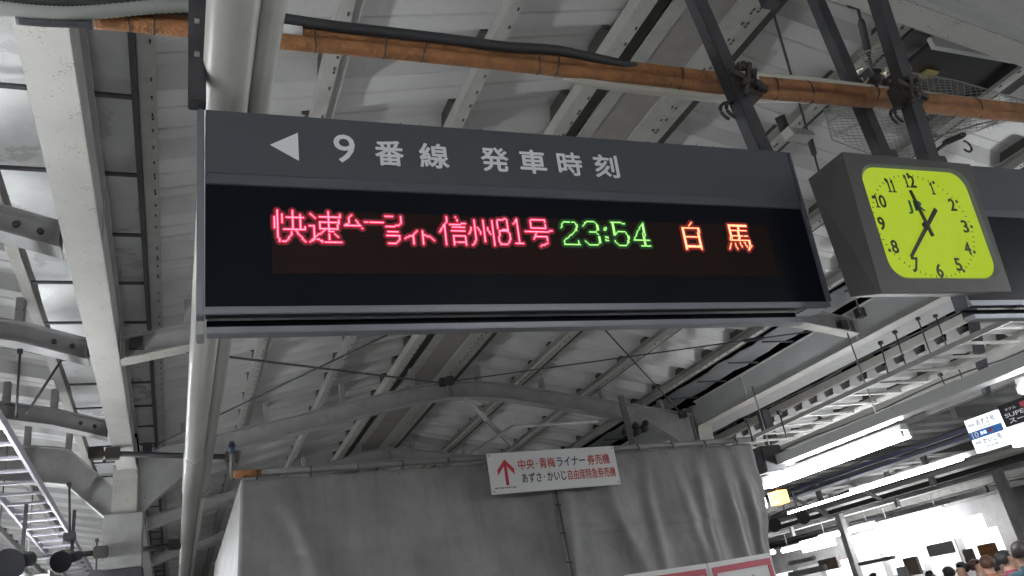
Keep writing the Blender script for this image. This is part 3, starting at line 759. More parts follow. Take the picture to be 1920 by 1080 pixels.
# domed clear cover rim: inner wall of the opening
rec = .018
vs = []; fs = []
for (x, y) in inner: vs += [(x, y, d + .001), (cx + (x - cx) * .955, cy + (y - cy) * .955, d - .011)]
for i in range(N):
    j = (i + 1) % N; fs.append((2 * i, 2 * i + 1, 2 * j + 1, 2 * j))
MB().add(vs, fs, True).build('bezel', 'bezel', CK)
dz = d - .0105
MB().add([(cx + (x - cx) * .975, cy + (y - cy) * .975, dz) for x, y in inner], [list(range(N))]).build('dial', 'dial', CK)
DC = (2.496, -.396)
hx, hy = .240, .212
def dp(minute, f): 
    a = math.radians(90 - minute * 6); return (DC[0] + hx * f * math.cos(a), DC[1] + hy * f * math.sin(a))
b = MB()
for i in range(60):
    a = math.radians(90 - i * 6); x, y = dp(i, 1.0)
    if i % 5 == 0: b.add([(x + .0075 * math.cos(t * math.pi / 4), y + .0075 * math.sin(t * math.pi / 4), dz + .001) for t in range(8)], [list(range(8))])
    else:
        x2, y2 = dp(i, .955); b.bar((x, y, dz + .001), (x2, y2, dz + .001), .0028, .0006, (0, 0, 1))
b.build('minute_marks', 'dialink', CK)
def serif(b, x, y, w_, h_): b.box(x - w_ / 2, x + w_ / 2, y - h_ / 2, y + h_ / 2, dz + .0008, dz + .0014)
for n_ in range(1, 13):
    x, y = dp(n_ * 5, .86)
    s_ = str(n_); hgt = .053; wd = .034 if len(s_) == 1 else .072
    if s_ == '1': wd = .027
    if s_ == '11': wd = .060
    adv = {'1': .021}
    tot = sum(adv.get(ch, .036) for ch in s_); xx = x - tot / 2
    grp_ = None
    for ch in s_:
        aw_ = adv.get(ch, .036)
        if ch == '1':
            q = MB(); xm = xx + aw_ / 2; z0_, z1_ = dz + .001, dz + .0016
            q.box(xm - .0036, xm + .0036, y - hgt / 2, y + hgt / 2, z0_, z1_)
            q.add([(xm - .0035, y + hgt / 2, z1_ + .0001), (xm - .0105, y + hgt / 2 - .012, z1_ + .0001), (xm - .0105, y + hgt / 2 - .017, z1_ + .0001), (xm - .0035, y + hgt / 2 - .011, z1_ + .0001)], [(0, 1, 2, 3)])
            q.box(xm - .0095, xm + .0095, y - hgt / 2 - .0002, y - hgt / 2 + .0048, z0_ + .0001, z1_ + .0002)
            o = q.build('numeral', 'dialink', CK)
        else:
            o = text(ch, 'dialink', CK, T(0, 0, dz + .001), (xx + .002, y - hgt / 2, xx + aw_ - .002, y + hgt / 2), .022); o.name = 'numeral'
        o['label'] = 'digit of numeral ' + s_
        xx += aw_
    b = MB()
    if b.v: b.build('numeral_serif', 'dialink', CK)
lg = text('JR', 'jr', CK, T(0, 0, dz + .0012), (2.440, -.352, 2.528, -.295), .012); lg.name = 'railway_emblem'; lg['label'] = 'green JR emblem on the dial'
def hand(p, q, wa, wb, z, nm):
    p = Vector((*p, z)); q = Vector((*q, z)); dd = (q - p).normalized(); a = Vector((-dd.y, dd.x, 0))
    MB().prism([p - a * wa, q - a * wb, q + a * wb, p + a * wa], (0, 0, .002)).build(nm, 'ink', CK)
hand((2.515, -.443), (2.478, -.254), .0085, .0075, dz + .004, 'hour_hand')
hand((2.572, -.331), (2.371, -.530), .0090, .0062, dz + .0075, 'minute_hand')
MB().tube([(*DC, dz), (*DC, dz + .012)], .011, 14).build('hub', 'ink', CK)
MB().tube([(2.235, -.56, .13), (2.225, -.562, .13)], .012, 10).build('case_screw', 'dark', CK)

# ================================================================== tarpaulin enclosure
TY = 6.0
tarp = empty('tarpaulin', (2.6, TY, 1.6), 'wrinkled grey tarpaulin hung from a pipe below the arched frame', 'tarpaulin')
L = T(-2.6, -TY, -1.6)
def fold(x, z):
    """relief of the cloth toward the viewer"""
    s_ = (2.86 - z)
    v = .018 * math.sin(x * 5.1 + 1.3 * math.sin(z * 2.1)) + .010 * math.sin(x * 11.7 + z * 2.2)
    for (xc, wd, am, sl) in ((4.30, .06, .07, -.10), (4.55, .08, .09, -.05), (4.05, .05, .03, .05), (3.75, .05, .05, -.06), (4.75, .06, .10, .02), (1.15, .12, .02, .3), (1.9, .10, .03, -.35), (2.95, .07, .05, -.1), (3.25, .08, .03, .25), (.75, .05, .05, .22), (.62, .05, .04, .5)):
        c_ = xc + sl * s_
        v += am * .7 * math.exp(-((x - c_) / wd) ** 2) * min(1, .25 + s_ * 1.2)
    # vertical laced seam
    v -= .03 * math.exp(-((x - (2.86 - .03 * s_)) / .02) ** 2)
    # creases
    v += .014 * math.exp(-((z - 2.30 + .02 * x + .01 * math.sin(x * 6)) / .018) ** 2)
    v += .02 * math.sin(x * 3.3 + z * 4.0) * min(1, s_) + .012 * math.sin(x * 7 - z * 6) * min(1, s_)
    return v * min(1, .15 + s_ * 2.0)
def cloth(fn, nu, nv, nm, par):
    vs = [fn(i / nu, j / nv) for i in range(nu + 1) for j in range(nv + 1)]
    fs = [(i * (nv + 1) + j, (i + 1) * (nv + 1) + j, (i + 1) * (nv + 1) + j + 1, i * (nv + 1) + j + 1) for i in range(nu) for j in range(nv)]
    o = MB().add(vs, fs, True).build(nm, 'tarp', par, L)
    sm = o.modifiers.new('thick', 'SOLIDIFY'); sm.thickness = .003
    return o
def front(u, v):
    x = .435 + 4.50 * u; zt = 2.872 - .03 * u - .012 * abs(math.sin(u * 45)) * (1 if u < .5 else .6)
    zb = 1.30; z = zt + (zb - zt) * v; s_ = (zt - z)
    bulge = .10 * s_ if u > .94 else 0
    xx = x + (u > .90) * (u - .90) / .10 * (-.09 * s_ + .035 * math.sin(s_ * 4.2) + .008 * math.sin(s_ * 20)) - (.06 * s_ if u < .03 else 0) * (1 - u / .03)
    return (xx, TY - fold(x, z) - .06 * s_ , z)
cloth(front, 170, 60, 'front_sheet', tarp)
def side(u, v):
    y = TY + 4.0 * u; zt = 2.872 - .16 * math.sin(min(1, u * 1.0) * math.pi) ; z = zt + (1.0 - zt) * v; s_ = zt - z
    x = .435 - .06 * s_ - .05 * math.sin(u * 3) + .03 * math.sin(u * 25 + s_) * min(1, s_ * 1.5) + .02 * math.sin(u * 60) * min(1, s_)
    f0 = front(0, v)
    if u < .03: k = u / .03; x = f0[0] * (1 - k) + x * k; y = f0[1] * (1 - k) + y * k
    return (x, y, z)
cloth(side, 90, 40, 'side_sheet', tarp)
def rside(u, v):
    f0 = front(1, v); return (f0[0] + .04 * u, f0[1] + 3.2 * u, f0[2])
cloth(rside, 12, 40, 'side_sheet', tarp)
# corner peak and laced seam
b = MB()
for i in range(30):
    z = 2.55 - i * .045
    if i % 5 == 2: b.tube([(2.83 - .0015 * i, TY - .05 - .003 * i, z), (2.90, TY - .05 - .003 * i, z - .012)], .006, 6)
b.tube([(2.855 - .03 * t, TY - .045 - .1 * t, 2.60 - t * 1.2) for t in [k / 12 for k in range(13)]], .006, 6)
b.build('seam_lacing', 'rubber', tarp, L)['kind'] = 'stuff'
pr = tagp(MB().tube([(-.02, 0, 0), (4.62, .0, -.045)], .026, 14).build('frame_pipe', 'pipegrey'), 'grey pipe along the top of the tarpaulin', 'pipe'); pr.location = (.42, TY + .04, 2.925)
MB().tube([(-.03, 0, .0), (.16, 0, -.003)], .0275, 14).build('orange_end', 'foam', pr)
tiex = [.55, .93, 1.28, 1.63, 2.0, 2.35, 3.75, 4.1, 4.45, 4.8]
ords = ['first', 'second', 'third', 'fourth', 'fifth', 'sixth', 'seventh', 'eighth', 'ninth', 'last']
for x, od in zip(tiex, ords):
    o = MB().tube([Vector((0, -.032 * math.cos(t), .055 * math.sin(t) - .02)) for t in [2 * math.pi * k / 14 for k in range(15)]], .005, 6, False).build('cord_tie', 'rubber')
    o.location = (x, TY + .03, 2.915 - .01 * x); tagp(o, od + ' cord tie from the left along the tarpaulin top pipe', 'tie', 'cord ties on the tarpaulin pipe')

# brass eyelets along the hem
ey_ = MB(); ey_.tube([Vector((.014 * math.cos(t), 0, .014 * math.sin(t))) for t in [2 * math.pi * k / 12 for k in range(13)]], .004, 6, False)
e0 = ey_.build('eyelet', 'alu', tarp); e0.location = (-2.05, -.03, 1.235)
for i in range(1, 13): inst(e0, tarp, (-2.05 + i * .345, -.03 + .0 * i, 1.232 - .0024 * i))
# sign plate on the tarpaulin
PY = 5.86
q = [at(912, 850.5, Y=PY), at(1151, 836, Y=PY), at(1164.5, 907.5, Y=PY), at(922.5, 927.5, Y=PY)]
bl = q[3]; ex = (q[2] - q[3]); wS = ex.length; ey = (q[0] - q[3]); hS = ey.length
SM = frameM(bl, ex, ey)
sp = empty('direction_sign', bl, 'white sign with red up arrow and red Japanese lettering on the tarpaulin', 'sign'); sp.matrix_world = SM
MB().box(0, wS, 0, hS, -.012, 0).build('plate', 'plate', sp, None, .003)
for (x, y) in ((.02, hS - .02), (wS - .02, hS - .02), (.02, .02), (wS - .02, .02)):
    MB().tube([(x, y, 0), (x, y, .004)], .006, 8).build('screw', 'dark', sp)
aw, ah = .055 * wS, .34 * hS
ax, ay = .125 * wS, .42 * hS
MB().prism([(ax - .011 * wS, .19 * hS, .0005), (ax + .011 * wS, .19 * hS, .0005), (ax + .011 * wS, .66 * hS, .0005), (ax + .062 * wS, .44 * hS, .0005), (ax + .062 * wS, .58 * hS, .0005),
            (ax, .83 * hS, .0005), (ax - .062 * wS, .58 * hS, .0005), (ax - .062 * wS, .44 * hS, .0005), (ax - .011 * wS, .66 * hS, .0005)], (0, 0, .001)).build('arrow', 'crimson', sp)['label'] = 'red up arrow'
def fit(s_, m_, x0, x1, y0, y1, nm, bold=.01):
    o = text(s_, m_, sp, T(0, 0, .001), (x0 * wS, y0 * hS, x1 * wS, y1 * hS), bold); o.name = nm; o['label'] = 'lettering ' + s_
fit('中央', 'red', .222, .345, .545, .80, 'lettering'); fit('・', 'ink', .360, .368, .655, .69, 'lettering'); fit('青梅', 'red', .385, .505, .545, .81, 'lettering')
fit('ライナー', 'navy', .520, .748, .56, .80, 'lettering', .012); fit('券売機', 'red', .765, .945, .545, .81, 'lettering')
fit('あずさ', 'ink', .235, .385, .215, .455, 'lettering', .014); fit('・', 'ink', .402, .411, .325, .36, 'lettering'); fit('かいじ', 'ink', .430, .575, .215, .455, 'lettering', .014)
fit('自由席特急券売機', 'red', .590, .975, .205, .465, 'lettering')
fit('駅カスタマーセンター', 'ink', .028, .188, .10, .155, 'small_lettering', 0) if False else None
b = MB()
for i in range(11): b.box(.03 * wS + i * .0145 * wS, .03 * wS + i * .0145 * wS + .009 * wS, (.115 + .01 * (i % 3)) * hS, (.155) * hS, .0004, .0012)
b.build('small_print', 'ink', sp)

# poster boards under the tarpaulin
def poster(px0, px1, label, s_, tx):
    Yp = 5.55
    a = at(px0[0], px0[1], Y=Yp); c = at(px1[0], px1[1], Y=Yp)
    w_ = (c - a).length; root = empty('poster_board', a, label, 'poster', 'red framed posters under the tarpaulin')
    root.matrix_world = frameM(a, c - a, (0, 0, 1))
    MB().box(0, w_, -.75, 0, -.03, -.004).build('backing', 'plate', root, None, .004)
    ft = .035
    MB().box(.03, w_ - .02, -.12 + ft, -.12 + 2 * ft + .012, -.0035, .002).build('red_border', 'redframe', root)
    MB().box(w_ - .02 - ft, w_ - .02, -.7, -.12 + ft - .001, -.0035, .002).build('red_border', 'redframe', root)
    MB().box(.03, .03 + ft, -.7, -.12 + ft - .001, -.0035, .002).build('red_border', 'redframe', root)
    t = text(s_, 'ink', root, T(0, 0, -.002), (tx[0], -.235, tx[1], -.135), 0); t.name = 'lettering'; t['label'] = 'black lettering'
poster((1172, 1078), (1325, 1056), 'left red bordered white poster, barely in frame under the tarpaulin', 'さけ', (.28, .50))
poster((1326, 1056), (1444, 1036), 'right red bordered white poster under the tarpaulin corner', 'さけ  す', (.18, .42))
# ================================================================== cable ladder trays
def ladder(x0, x1, z, y0, y1, sp, label, matn, rail=.07, ofs=0, diag=False):
    root = empty('cable_ladder', ((x0 + x1) / 2, y0, z), label, 'cable ladder'); L = T(-(x0 + x1) / 2, -y0, -z)
    for x in (x0, x1): MB().box(x - .012, x + .012, y0, y1, z, z + rail).build('rail', matn, root, L)
    y = y0 + ofs; src = None
    while y < y1:
        if src is None:
            src = MB().box(x0 + .013, x1 - .013, -.02, .02, .008, .03).build('rung', matn, root)
            src.matrix_local = L @ T(0, y, z)
        else: inst(src, root, M=L @ T(0, y, z))
        y += sp
    return root
ladL = ladder(-1.52, -1.145, 3.5, 3.0, 18, .425, 'pale cable ladder tray hanging at lower left', 'tray', ofs=.16)
ladder(6.93, 7.76, 3.40, 1.0, 13, .385, 'cable ladder tray running below the clock towards the tarpaulin', 'purlin', rail=.05, ofs=.2)
ladder(-1.9, -1.4, 3.15, 11.5, 20, .45, 'small distant cable ladder tray at the bottom left', 'purlin')
def drop(p, q, r, label, cat='hanger rod', group=None, box=None, name='hanger_rod', m_='dark'):
    p = Vector(p); q = Vector(q); root = empty(name, p, label, cat, group); L = T(*(-p))
    MB().tube([p, q], r, 6).build('rod', m_, root, L)
    MB().box(p.x - .018, p.x + .018, p.y - .018, p.y + .018, p.z - .035, p.z).build('bracket', m_, root, L)
    if box: MB().box(q.x - box, q.x + box, q.y - box, q.y + box, q.z - box * 1.2, q.z).build('end_block', m_, root, L)
    return root
drop(at(38, 655, Y=6.7), at(30, 782, Y=6.7), .010, 'thin dark hanger rod nearest the left edge', group='thin hanger rods at left')
drop(at(120, 668, Y=6.9), at(50, 775, Y=6.9), .010, 'slanting hanger rod left of the cream girder', group='thin hanger rods at left')
drop(at(130, 905, Y=8.6), at(131, 1000, Y=8.6), .011, 'hanger rod above the round lamp at the bottom left', group='thin hanger rods at left', box=.05)
drop(at(182, 1010, Y=10.5), at(180, 1070, Y=10.5), .011, 'short hanger rod left of the column casing', group='thin hanger rods at left', box=.06)
# horizontal clamp rods near the left column
def hrod(a, b_, r, label, cl=()):
    a = Vector(a); b_ = Vector(b_); root = empty('steel_pipe', a, label, 'pipe'); L = T(*(-a))
    MB().tube([a, b_], r, 10).build('pipe', 'dark', root, L)
    for t in cl:
        c = a + (b_ - a) * t; MB().box(c.x - .07, c.x + .07, c.y - .06, c.y + .05, c.z - .06, c.z + .06).build('clamp', 'darkbrown', root, L, .01)
    return root
hrod(at(172, 850, Y=9.2), at(440, 857, Y=9.2), .03, 'dark horizontal pipe clamped across the left column head', (.03, .14, .98))
hrod(at(40, 1052, Y=10.0), at(192, 1035, Y=10.0), .03, 'dark horizontal pipe at the bottom left by the round lamps', (.05, .55, .98))
hrod(at(255, 1032, Y=10.6), at(335, 1020, Y=10.6), .03, 'dark pipe stub right of the left column casing', (.9,))
# blue taped post near the tarpaulin corner
po = empty('scaffold_post', at(436, 900, Y=6.3), 'thin post with blue tape beside the tarpaulin corner', 'post'); pl = po.location.copy(); L = T(*(-pl))
p1 = at(432, 828, Y=6.3)
MB().tube([(pl.x, 6.3, pl.z), (pl.x, 6.3, p1.z)], .018, 10).build('pole', 'pipegrey', po, L)
MB().tube([(pl.x, 6.3, pl.z + .2), (pl.x, 6.3, p1.z - .02)], .026, 10).build('blue_tape', 'bluetape', po, L)
pp = tagp(MB().bar((0, 0, 0), at(1163, 742, Y=6.2) - at(1187, 836, Y=6.2), .05, .03, (0, 1, 0)).build('post', 'dark'), 'dark slanting post rising from the tarpaulin right of the white sign', 'post'); pp.location = at(1187, 836, Y=6.2)
q_ = [at(870, 745, Y=8.5), at(960, 835, Y=8.5)]
o = tagp(MB().bar((0, 0, 0), q_[1] - q_[0], .05, .03, (0, 1, 0)).build('brace', 'greybeam'), 'grey brace slanting down behind the white sign', 'brace'); o.location = q_[0]
o = tagp(MB().tube([Vector(p) - at(820, 895, Y=8.2) for p in (at(820, 895, Y=8.2), at(960, 800, Y=8.2), at(1120, 790, Y=8.2))], .02, 8).build('cable', 'greybeam'), 'grey cable drooping above the white sign', 'cable'); o.location = at(820, 895, Y=8.2)
b = MB(); c = at(1190, 805, Y=9.0)
for i in range(9): b.ball(Vector((random.uniform(-.12, .28), random.uniform(-.1, .1), random.uniform(-.05, .06) + i * .006)), random.uniform(.03, .06), 8)
o = tagp(b.build('pipe_joint', 'darkbrown'), 'grimy pipe joint where the tie rods meet right of the white sign', 'joint'); o.location = c
# black posts through the lower right
for (a, c, w_, lb) in (((1818, 566), (1842, 690), .09, 'dark square post below the clock right corner'), ((1842, 690), (1850, 740), .07, 'dim square post further down beyond the ladder tray'),
                       ((1430, 770), (1452, 848), .14, 'dark post left of the ladder end near the tarpaulin')):
    p = at(*a, Y=6.0 if a[0] > 1500 else 9.2); q = at(*c, Y=6.0 if a[0] > 1500 else 9.2)
    o = tagp(MB().bar((0, 0, 0), q - p, w_, w_, (0, 1, 0)).build('square_post', 'dark', None, None, .004), lb, 'post'); o.location = p
for (a, c, lb) in (((1720, 595), (1745, 665), 'first'), ((1677, 620), (1700, 690), 'second'), ((1753, 590), (1775, 650), 'third'), ((1650, 640), (1665, 700), 'fourth'), ((1762, 700), (1780, 742), 'fifth'), ((1795, 685), (1812, 730), 'sixth'), ((1460, 770), (1475, 820), 'seventh'), ((1400, 785), (1412, 828), 'eighth')):
    drop(at(*a, Y=5.9), at(*c, Y=5.9), .008, lb + ' thin hanger rod over the right ladder tray', group='hanger rods over the right ladder tray')
# spare purlin hung with speakers box near the tarpaulin right edge
o = tagp(MB().box(-.16, .16, -.1, .1, -.16, .16).build('junction_box', 'dark', None, None, .015), 'dark junction box right of the tarpaulin top corner', 'box'); o.location = at(1442, 862, Y=8.0)
o = tagp(MB().box(-.09, .09, -.08, .08, -.09, .09).build('junction_box', 'dark', None, None, .012), 'small dark box beside the larger junction box', 'box'); o.location = at(1478, 858, Y=8.0)

# ================================================================== fluorescent lamps
def lamp_master(lbl, matn='tube', ln=2.45, grp='fluorescent lamps in rows'):
    root = empty('fluorescent_lamp', (0, 0, 0), lbl, 'fluorescent lamp', grp)
    MB().prism([(-.055, 0, .055), (.055, 0, .055), (.045, 0, .12), (-.045, 0, .12)], (0, ln, 0)).build('housing', 'trainw', root)
    for x in (-.055, .055):
        MB().tube([(x, .03, 0), (x, ln - .03, 0)], .034 if matn == 'tube' else .07, 10).build('tube', matn, root)  # tubes thickened to imitate lamp bloom, far ones most
        for y in (.0, ln - .03): MB().box(x - .02, x + .02, y, y + .03, -.022, .05).build('lamp_holder', 'trainw', root)
    MB().tube([(0, .3, .13), (0, .3, 1.3)], .008, 6).build('stem', 'wire', root)
    MB().tube([(0, ln - .3, .13), (0, ln - .3, 1.3)], .008, 6).build('stem', 'wire', root)
    return root
def copy_tree(root, loc, lbl):
    r = root.copy(); COL.objects.link(r); r.location = loc; r['label'] = lbl
    for ch in root.children:
        c = ch.copy(); COL.objects.link(c); c.parent = r
    return r
LM = lamp_master('bright fluorescent lamp right of the tarpaulin top corner')
LM.location = (7.22, 6.25, 2.85)
for i, y in enumerate((2.4, -1.4, -5.2)):
    copy_tree(LM, (7.22, y, 2.85), ['bright fluorescent lamp entering at the right edge over the black sign', 'fluorescent lamp of the right row beside the camera, out of view', 'fluorescent lamp of the right row behind the camera, out of view'][i])
for i, y in enumerate((9.1, 5.2, 1.4, -2.4, -6.2)):
    copy_tree(LM, (-1.60, y, 3.0), ['glaring fluorescent lamp at the bottom left corner', 'left row lamp just out of view', 'left row lamp beside the camera, out of view', 'left row lamp behind the camera, out of view', 'rearmost left row lamp, out of view'][i])
# white wireway over the right lamp row
o = tagp(MB().box(-.10, .10, -8, 14, 0, .12).build('wireway', 'trainw', None, None, .004), 'white wireway box carrying the right lamp row', 'wireway'); o.location = (6.93, 0, 2.97)
o = tagp(MB().box(-.06, .06, -8, 20, 0, .1).build('wireway', 'trainw', None, None, .004), 'white wireway box of the left lamp row', 'wireway'); o.location = (-1.66, 0, 3.14)
for i, y in enumerate((4.6, .8, -3)): copy_tree(LM, (14.4, y, 3.0), 'added lamp for the far ceiling beyond the right edge of view, %s' % ['nearest to view', 'middle', 'rearmost'][i])  # unseen lamps added to brighten the far ceiling
for i, y in enumerate((13.5, 17.5, 21.5, 9.5)): copy_tree(LM, (-3.4, y, 2.9), 'outer left row lamp below the frame edge, %s' % ['second', 'third', 'farthest', 'nearest'][i])
LC = copy_tree(LM, (2.6, -4.6, 3.0), 'added fill lamp behind the camera, out of view')  # unseen lamp added to light the board front
LF = lamp_master('far lamp', 'tubefar', 2.6, 'lamps of the far platforms')
LF.name = 'fluorescent_lamp'
LF.location = at(1640, 983, Z=3.1); LF['label'] = 'far platform lamp, long one above the white lit panels'
def far(px, py, Z, lb):
    p = at(px, py, Z=Z); copy_tree(LF, p, lb)
far(1770, 955, 3.1, 'far lamp just right of the long one'); far(1420 + 30, 1035, 3.0, 'far lamp beside the tarpaulin bottom corner')
far(1560, 1010, 3.0, 'far lamp left of the first lit panel'); far(1905, 930, 3.1, 'far lamp at the right edge, upper'); far(1880, 960, 3.0, 'far lamp at the right edge, lower')
far(1700, 1000, 3.0, 'far lamp between the two lit panels'); far(1820, 985, 2.9, 'far lamp under the second lit panel'); far(1640, 1030, 2.9, 'far lamp low behind the first lit panel')
far(1735, 1020, 2.8, 'far lamp low in the middle over the crowd'); far(1860, 1005, 2.8, 'far lamp over the dark haired heads'); far(1915, 990, 2.9, 'far lamp over the rightmost head')
# slim bright strip
a = at(1478, 962, X=11.8); c = at(1802, 853, X=11.8)
st = tagp(MB().tube([(0, 0, 0), (0, c.y - a.y, 0)], .022, 8).build('strip_light', 'tube'), 'long thin strip light crossing below the bright lamp', 'strip light'); st.location = a
ws = tagp(MB().box(-.03, .03, -8, 12, -.04, .04).build('conduit_pipe', 'purlin'), 'thin pale rail continuing the line of the strip light', 'rail'); ws.location = (11.9, 0, a.z + .05)
# dangling members of the next platform canopy
def beamY(k, h, y0, y1, w_, hh, m_, label):
    o = tagp(MB().box(-w_ / 2, w_ / 2, 0, y1 - y0, 0, hh).build('long_beam', m_, None, None, .004), label, 'beam', 'beams running along the far platforms'); o.location = (k * h, y0, 1.5 + h); return o
beamY(4.30, 2.45, -3, 26, .10, .14, 'cream', 'narrow pale beam just past the right ladder tray')
beamY(4.52, 2.40, -3, 26, .16, .10, 'greybeam', 'grey beam above the white wireway')
beamY(6.15, 2.55, -3, 30, .12, .10, 'bluegrey', 'purple grey rail beyond the bright lamp')
beamY(6.55, 2.35, -3, 34, .45, .06, 'bluegrey', 'dull blue grey band beyond the bright lamp')
beamY(7.9, 2.2, -3, 36, .10, .14, 'wire', 'thin beam above the olive one')
beamY(8.45, 2.1, -3, 40, .55, .16, 'cream', 'broad olive cream beam of the far canopy')
beamY(9.2, 2.1, -3, 40, .16, .14, 'darkbrown', 'dark beam right below the olive cream one')
beamY(9.9, 2.1, -3, 40, .35, .12, 'greybeam', 'grey beam beyond the dark one')
beamY(11.0, 2.1, -3, 40, .2, .2, 'wire', 'faint beam low beyond the grey one')
k = 0
srcp = MB().box(-.06, .06, -.06, .06, 0, 1.1).build('drop_post', 'greybeam')
tagp(srcp, 'short grey drop post under the far canopy, nearest', 'post', 'drop posts under the far canopy'); srcp.location = (17.6, 7, 3.5)
for i, (x, y) in enumerate(((17.6, 11), (17.6, 15), (17.6, 19), (20.5, 9), (20.5, 14), (20.5, 19), (20.5, 24), (23.2, 12), (23.2, 18), (23.2, 24), (26, 18), (26, 26))):
    o = srcp.copy(); COL.objects.link(o); o.location = (x, y, 3.4); o['label'] = 'grey drop post, %s from right, %s row under far canopy' % (['first', 'second', 'third', 'fourth'][[q_ for q_ in ((17.6, 11), (17.6, 15), (17.6, 19), (20.5, 9), (20.5, 14), (20.5, 19), (20.5, 24), (23.2, 12), (23.2, 18), (23.2, 24), (26, 18), (26, 26)) if q_[0] == x].index((x, y))], 'nearest' if x < 19 else 'second' if x < 22 else 'third' if x < 25 else 'farthest')
for (a, c, lb) in (((1590, 905), (1655, 938), 'pale brace slanting over the thin strip light'), ((1490, 935), (1560, 970), 'shorter pale brace left of the first')):
    p = at(*a, X=15.6); q = at(*c, X=15.6)
    o = tagp(MB().bar((0, 0, 0), q - p, .08, .04, (1, 0, 0)).build('brace', 'trainw'), lb, 'brace'); o.location = p

# ================================================================== platform 10 signs
X10 = 11.0
def signY(pTL, pTR, pBR, pBL, nm, label, m_, X=X10):
    tl = at(*pTL, X=X); tr = at(*pTR, X=X); bl_ = at(*pBL, X=X); br = at(*pBR, X=X)
    zt = (tl.z + tr.z) / 2; zb = (bl_.z + br.z) / 2; ya = (tl.y + bl_.y) / 2; yb = (tr.y + br.y) / 2
    root = empty(nm, (X, ya, zb), label, 'sign'); w_ = ya - yb; h_ = zt - zb
    root.matrix_world = frameM(Vector((X, ya, zb)), (0, -1, 0), (0, 0, 1))
    MB().box(0, w_, 0, h_, -.12, 0).build('light_box', m_, root, None, .004)
    return root, w_, h_
s10, w_, h_ = signY((1808, 790), (1866, 768), (1895, 832), (1830, 850), 'platform_sign', 'pale backlit sign with blue band reading 10 at the right edge', 'backlit_dim')
MB().box(.002, w_ - .002, h_ * .40, h_ * .62, .0005, .002).build('blue_band', 'bluep', s10)
def ft(root, s_, m_, box, bold=.01):
    o = text(s_, m_, root, T(0, 0, .0035), box, bold); o.name = 'lettering'; o['label'] = 'lettering ' + s_; return o
ft(s10, '10', 'white', (.08 * w_, .43 * h_, .27 * w_, .60 * h_)); ft(s10, '番線', 'backlit_dim', (.33 * w_, .46 * h_, .52 * w_, .57 * h_)); ft(s10, '●', 'redframe', (.60 * w_, .46 * h_, .70 * w_, .57 * h_), 0)
ft(s10, '特急', 'navy', (.08 * w_, .76 * h_, .26 * w_, .86 * h_)); ft(s10, 'あずさ号', 'navy', (.32 * w_, .74 * h_, .88 * w_, .92 * h_)); ft(s10, '自由席', 'jr', (.36 * w_, .64 * h_, .72 * w_, .71 * h_), 0)
ft(s10, '特急', 'navy', (.08 * w_, .23 * h_, .26 * w_, .32 * h_)); ft(s10, 'かいじ号', 'navy', (.32 * w_, .20 * h_, .88 * w_, .36 * h_)); ft(s10, '自由席', 'jr', (.36 * w_, .08 * h_, .72 * w_, .15 * h_), 0)
s11, w_, h_ = signY((1870, 764), (2010, 708), (2020, 760), (1886, 800), 'train_name_sign', 'black sign with white SUPER lettering at the right edge', 'blackbox')
ft(s11, 'SUPER', 'white', (.05 * w_, .38 * h_, .40 * w_, .56 * h_)); ft(s11, 'スーパーあ', 'white', (.08 * w_, .10 * h_, .62 * w_, .33 * h_), .02); ft(s11, 'ホテル', 'white', (.08 * w_, .66 * h_, .24 * w_, .78 * h_))
MB().box(.30 * w_, w_, .63 * h_, .85 * h_, .0005, .002).build('red_band', 'redframe', s11)
ft(s11, 'AZUSA', 'white', (.46 * w_, .38 * h_, .80 * w_, .56 * h_))
s12, w_, h_ = signY((1882, 806), (2020, 762), (2040, 800), (1902, 836), 'advert_light_box', 'white backlit panel under the black sign', 'backlit')
for (x, z) in ((0, 0),):
    pass
o = tagp(MB().box(-.03, .03, -6, 9, -.05, .05).build('sign_rail', 'greybeam'), 'rail the platform ten signs hang from', 'rail'); o.location = (X10, 0, 3.78)
# backlit advertising boxes on the far platform
for (a, b_, c, d_, lb) in (((1586, 1002), (1704, 986), (1716, 1024), (1600, 1046), 'white overexposed lit box left of the crowd'), ((1776, 976), (1838, 966), (1846, 999), (1788, 1008), 'small white lit box above the crowd')):
    signY(a, b_, c, d_, 'advert_light_box', lb, 'backlit', 21.0)
signY((1500, 1012), (1560, 1004), (1562, 1026), (1503, 1034), 'advert_light_box', 'pale lit box near the tarpaulin bottom corner', 'backlit', 21.0)

# amber lit sign and round devices by the lamp
am = empty('warning_lamp', at(1462, 932, X=8.6), 'small amber lit box hanging under the bright lamp', 'warning light'); L = T(*(-am.location)); c = am.location
MB().box(c.x - .09, c.x + .09, c.y - .10, c.y + .10, c.z - .10, c.z + .09).build('lit_case', 'amber', am, L, .01)
MB().box(c.x - .10, c.x + .10, c.y + .101, c.y + .14, c.z - .11, c.z + .10).build('back_case', 'plate', am, L, .008)
MB().tube([(c.x, c.y, c.z + .09), (c.x, c.y, c.z + .5)], .012, 8).build('stem', 'dark', am, L)
t = text('番', 'red', am, frameM(Vector((-.0915, 0, 0)), (0, -1, 0), (0, 0, 1)), (-.05, -.045, .05, .05), 0); t.name = 'lettering'
o = tagp(MB().box(-.1, .1, -.1, .1, -.14, .12).build('lit_box', 'backlit', None, None, .01), 'white glowing box at the tarpaulin right edge', 'lit box'); o.location = at(1419, 938, X=8.4)
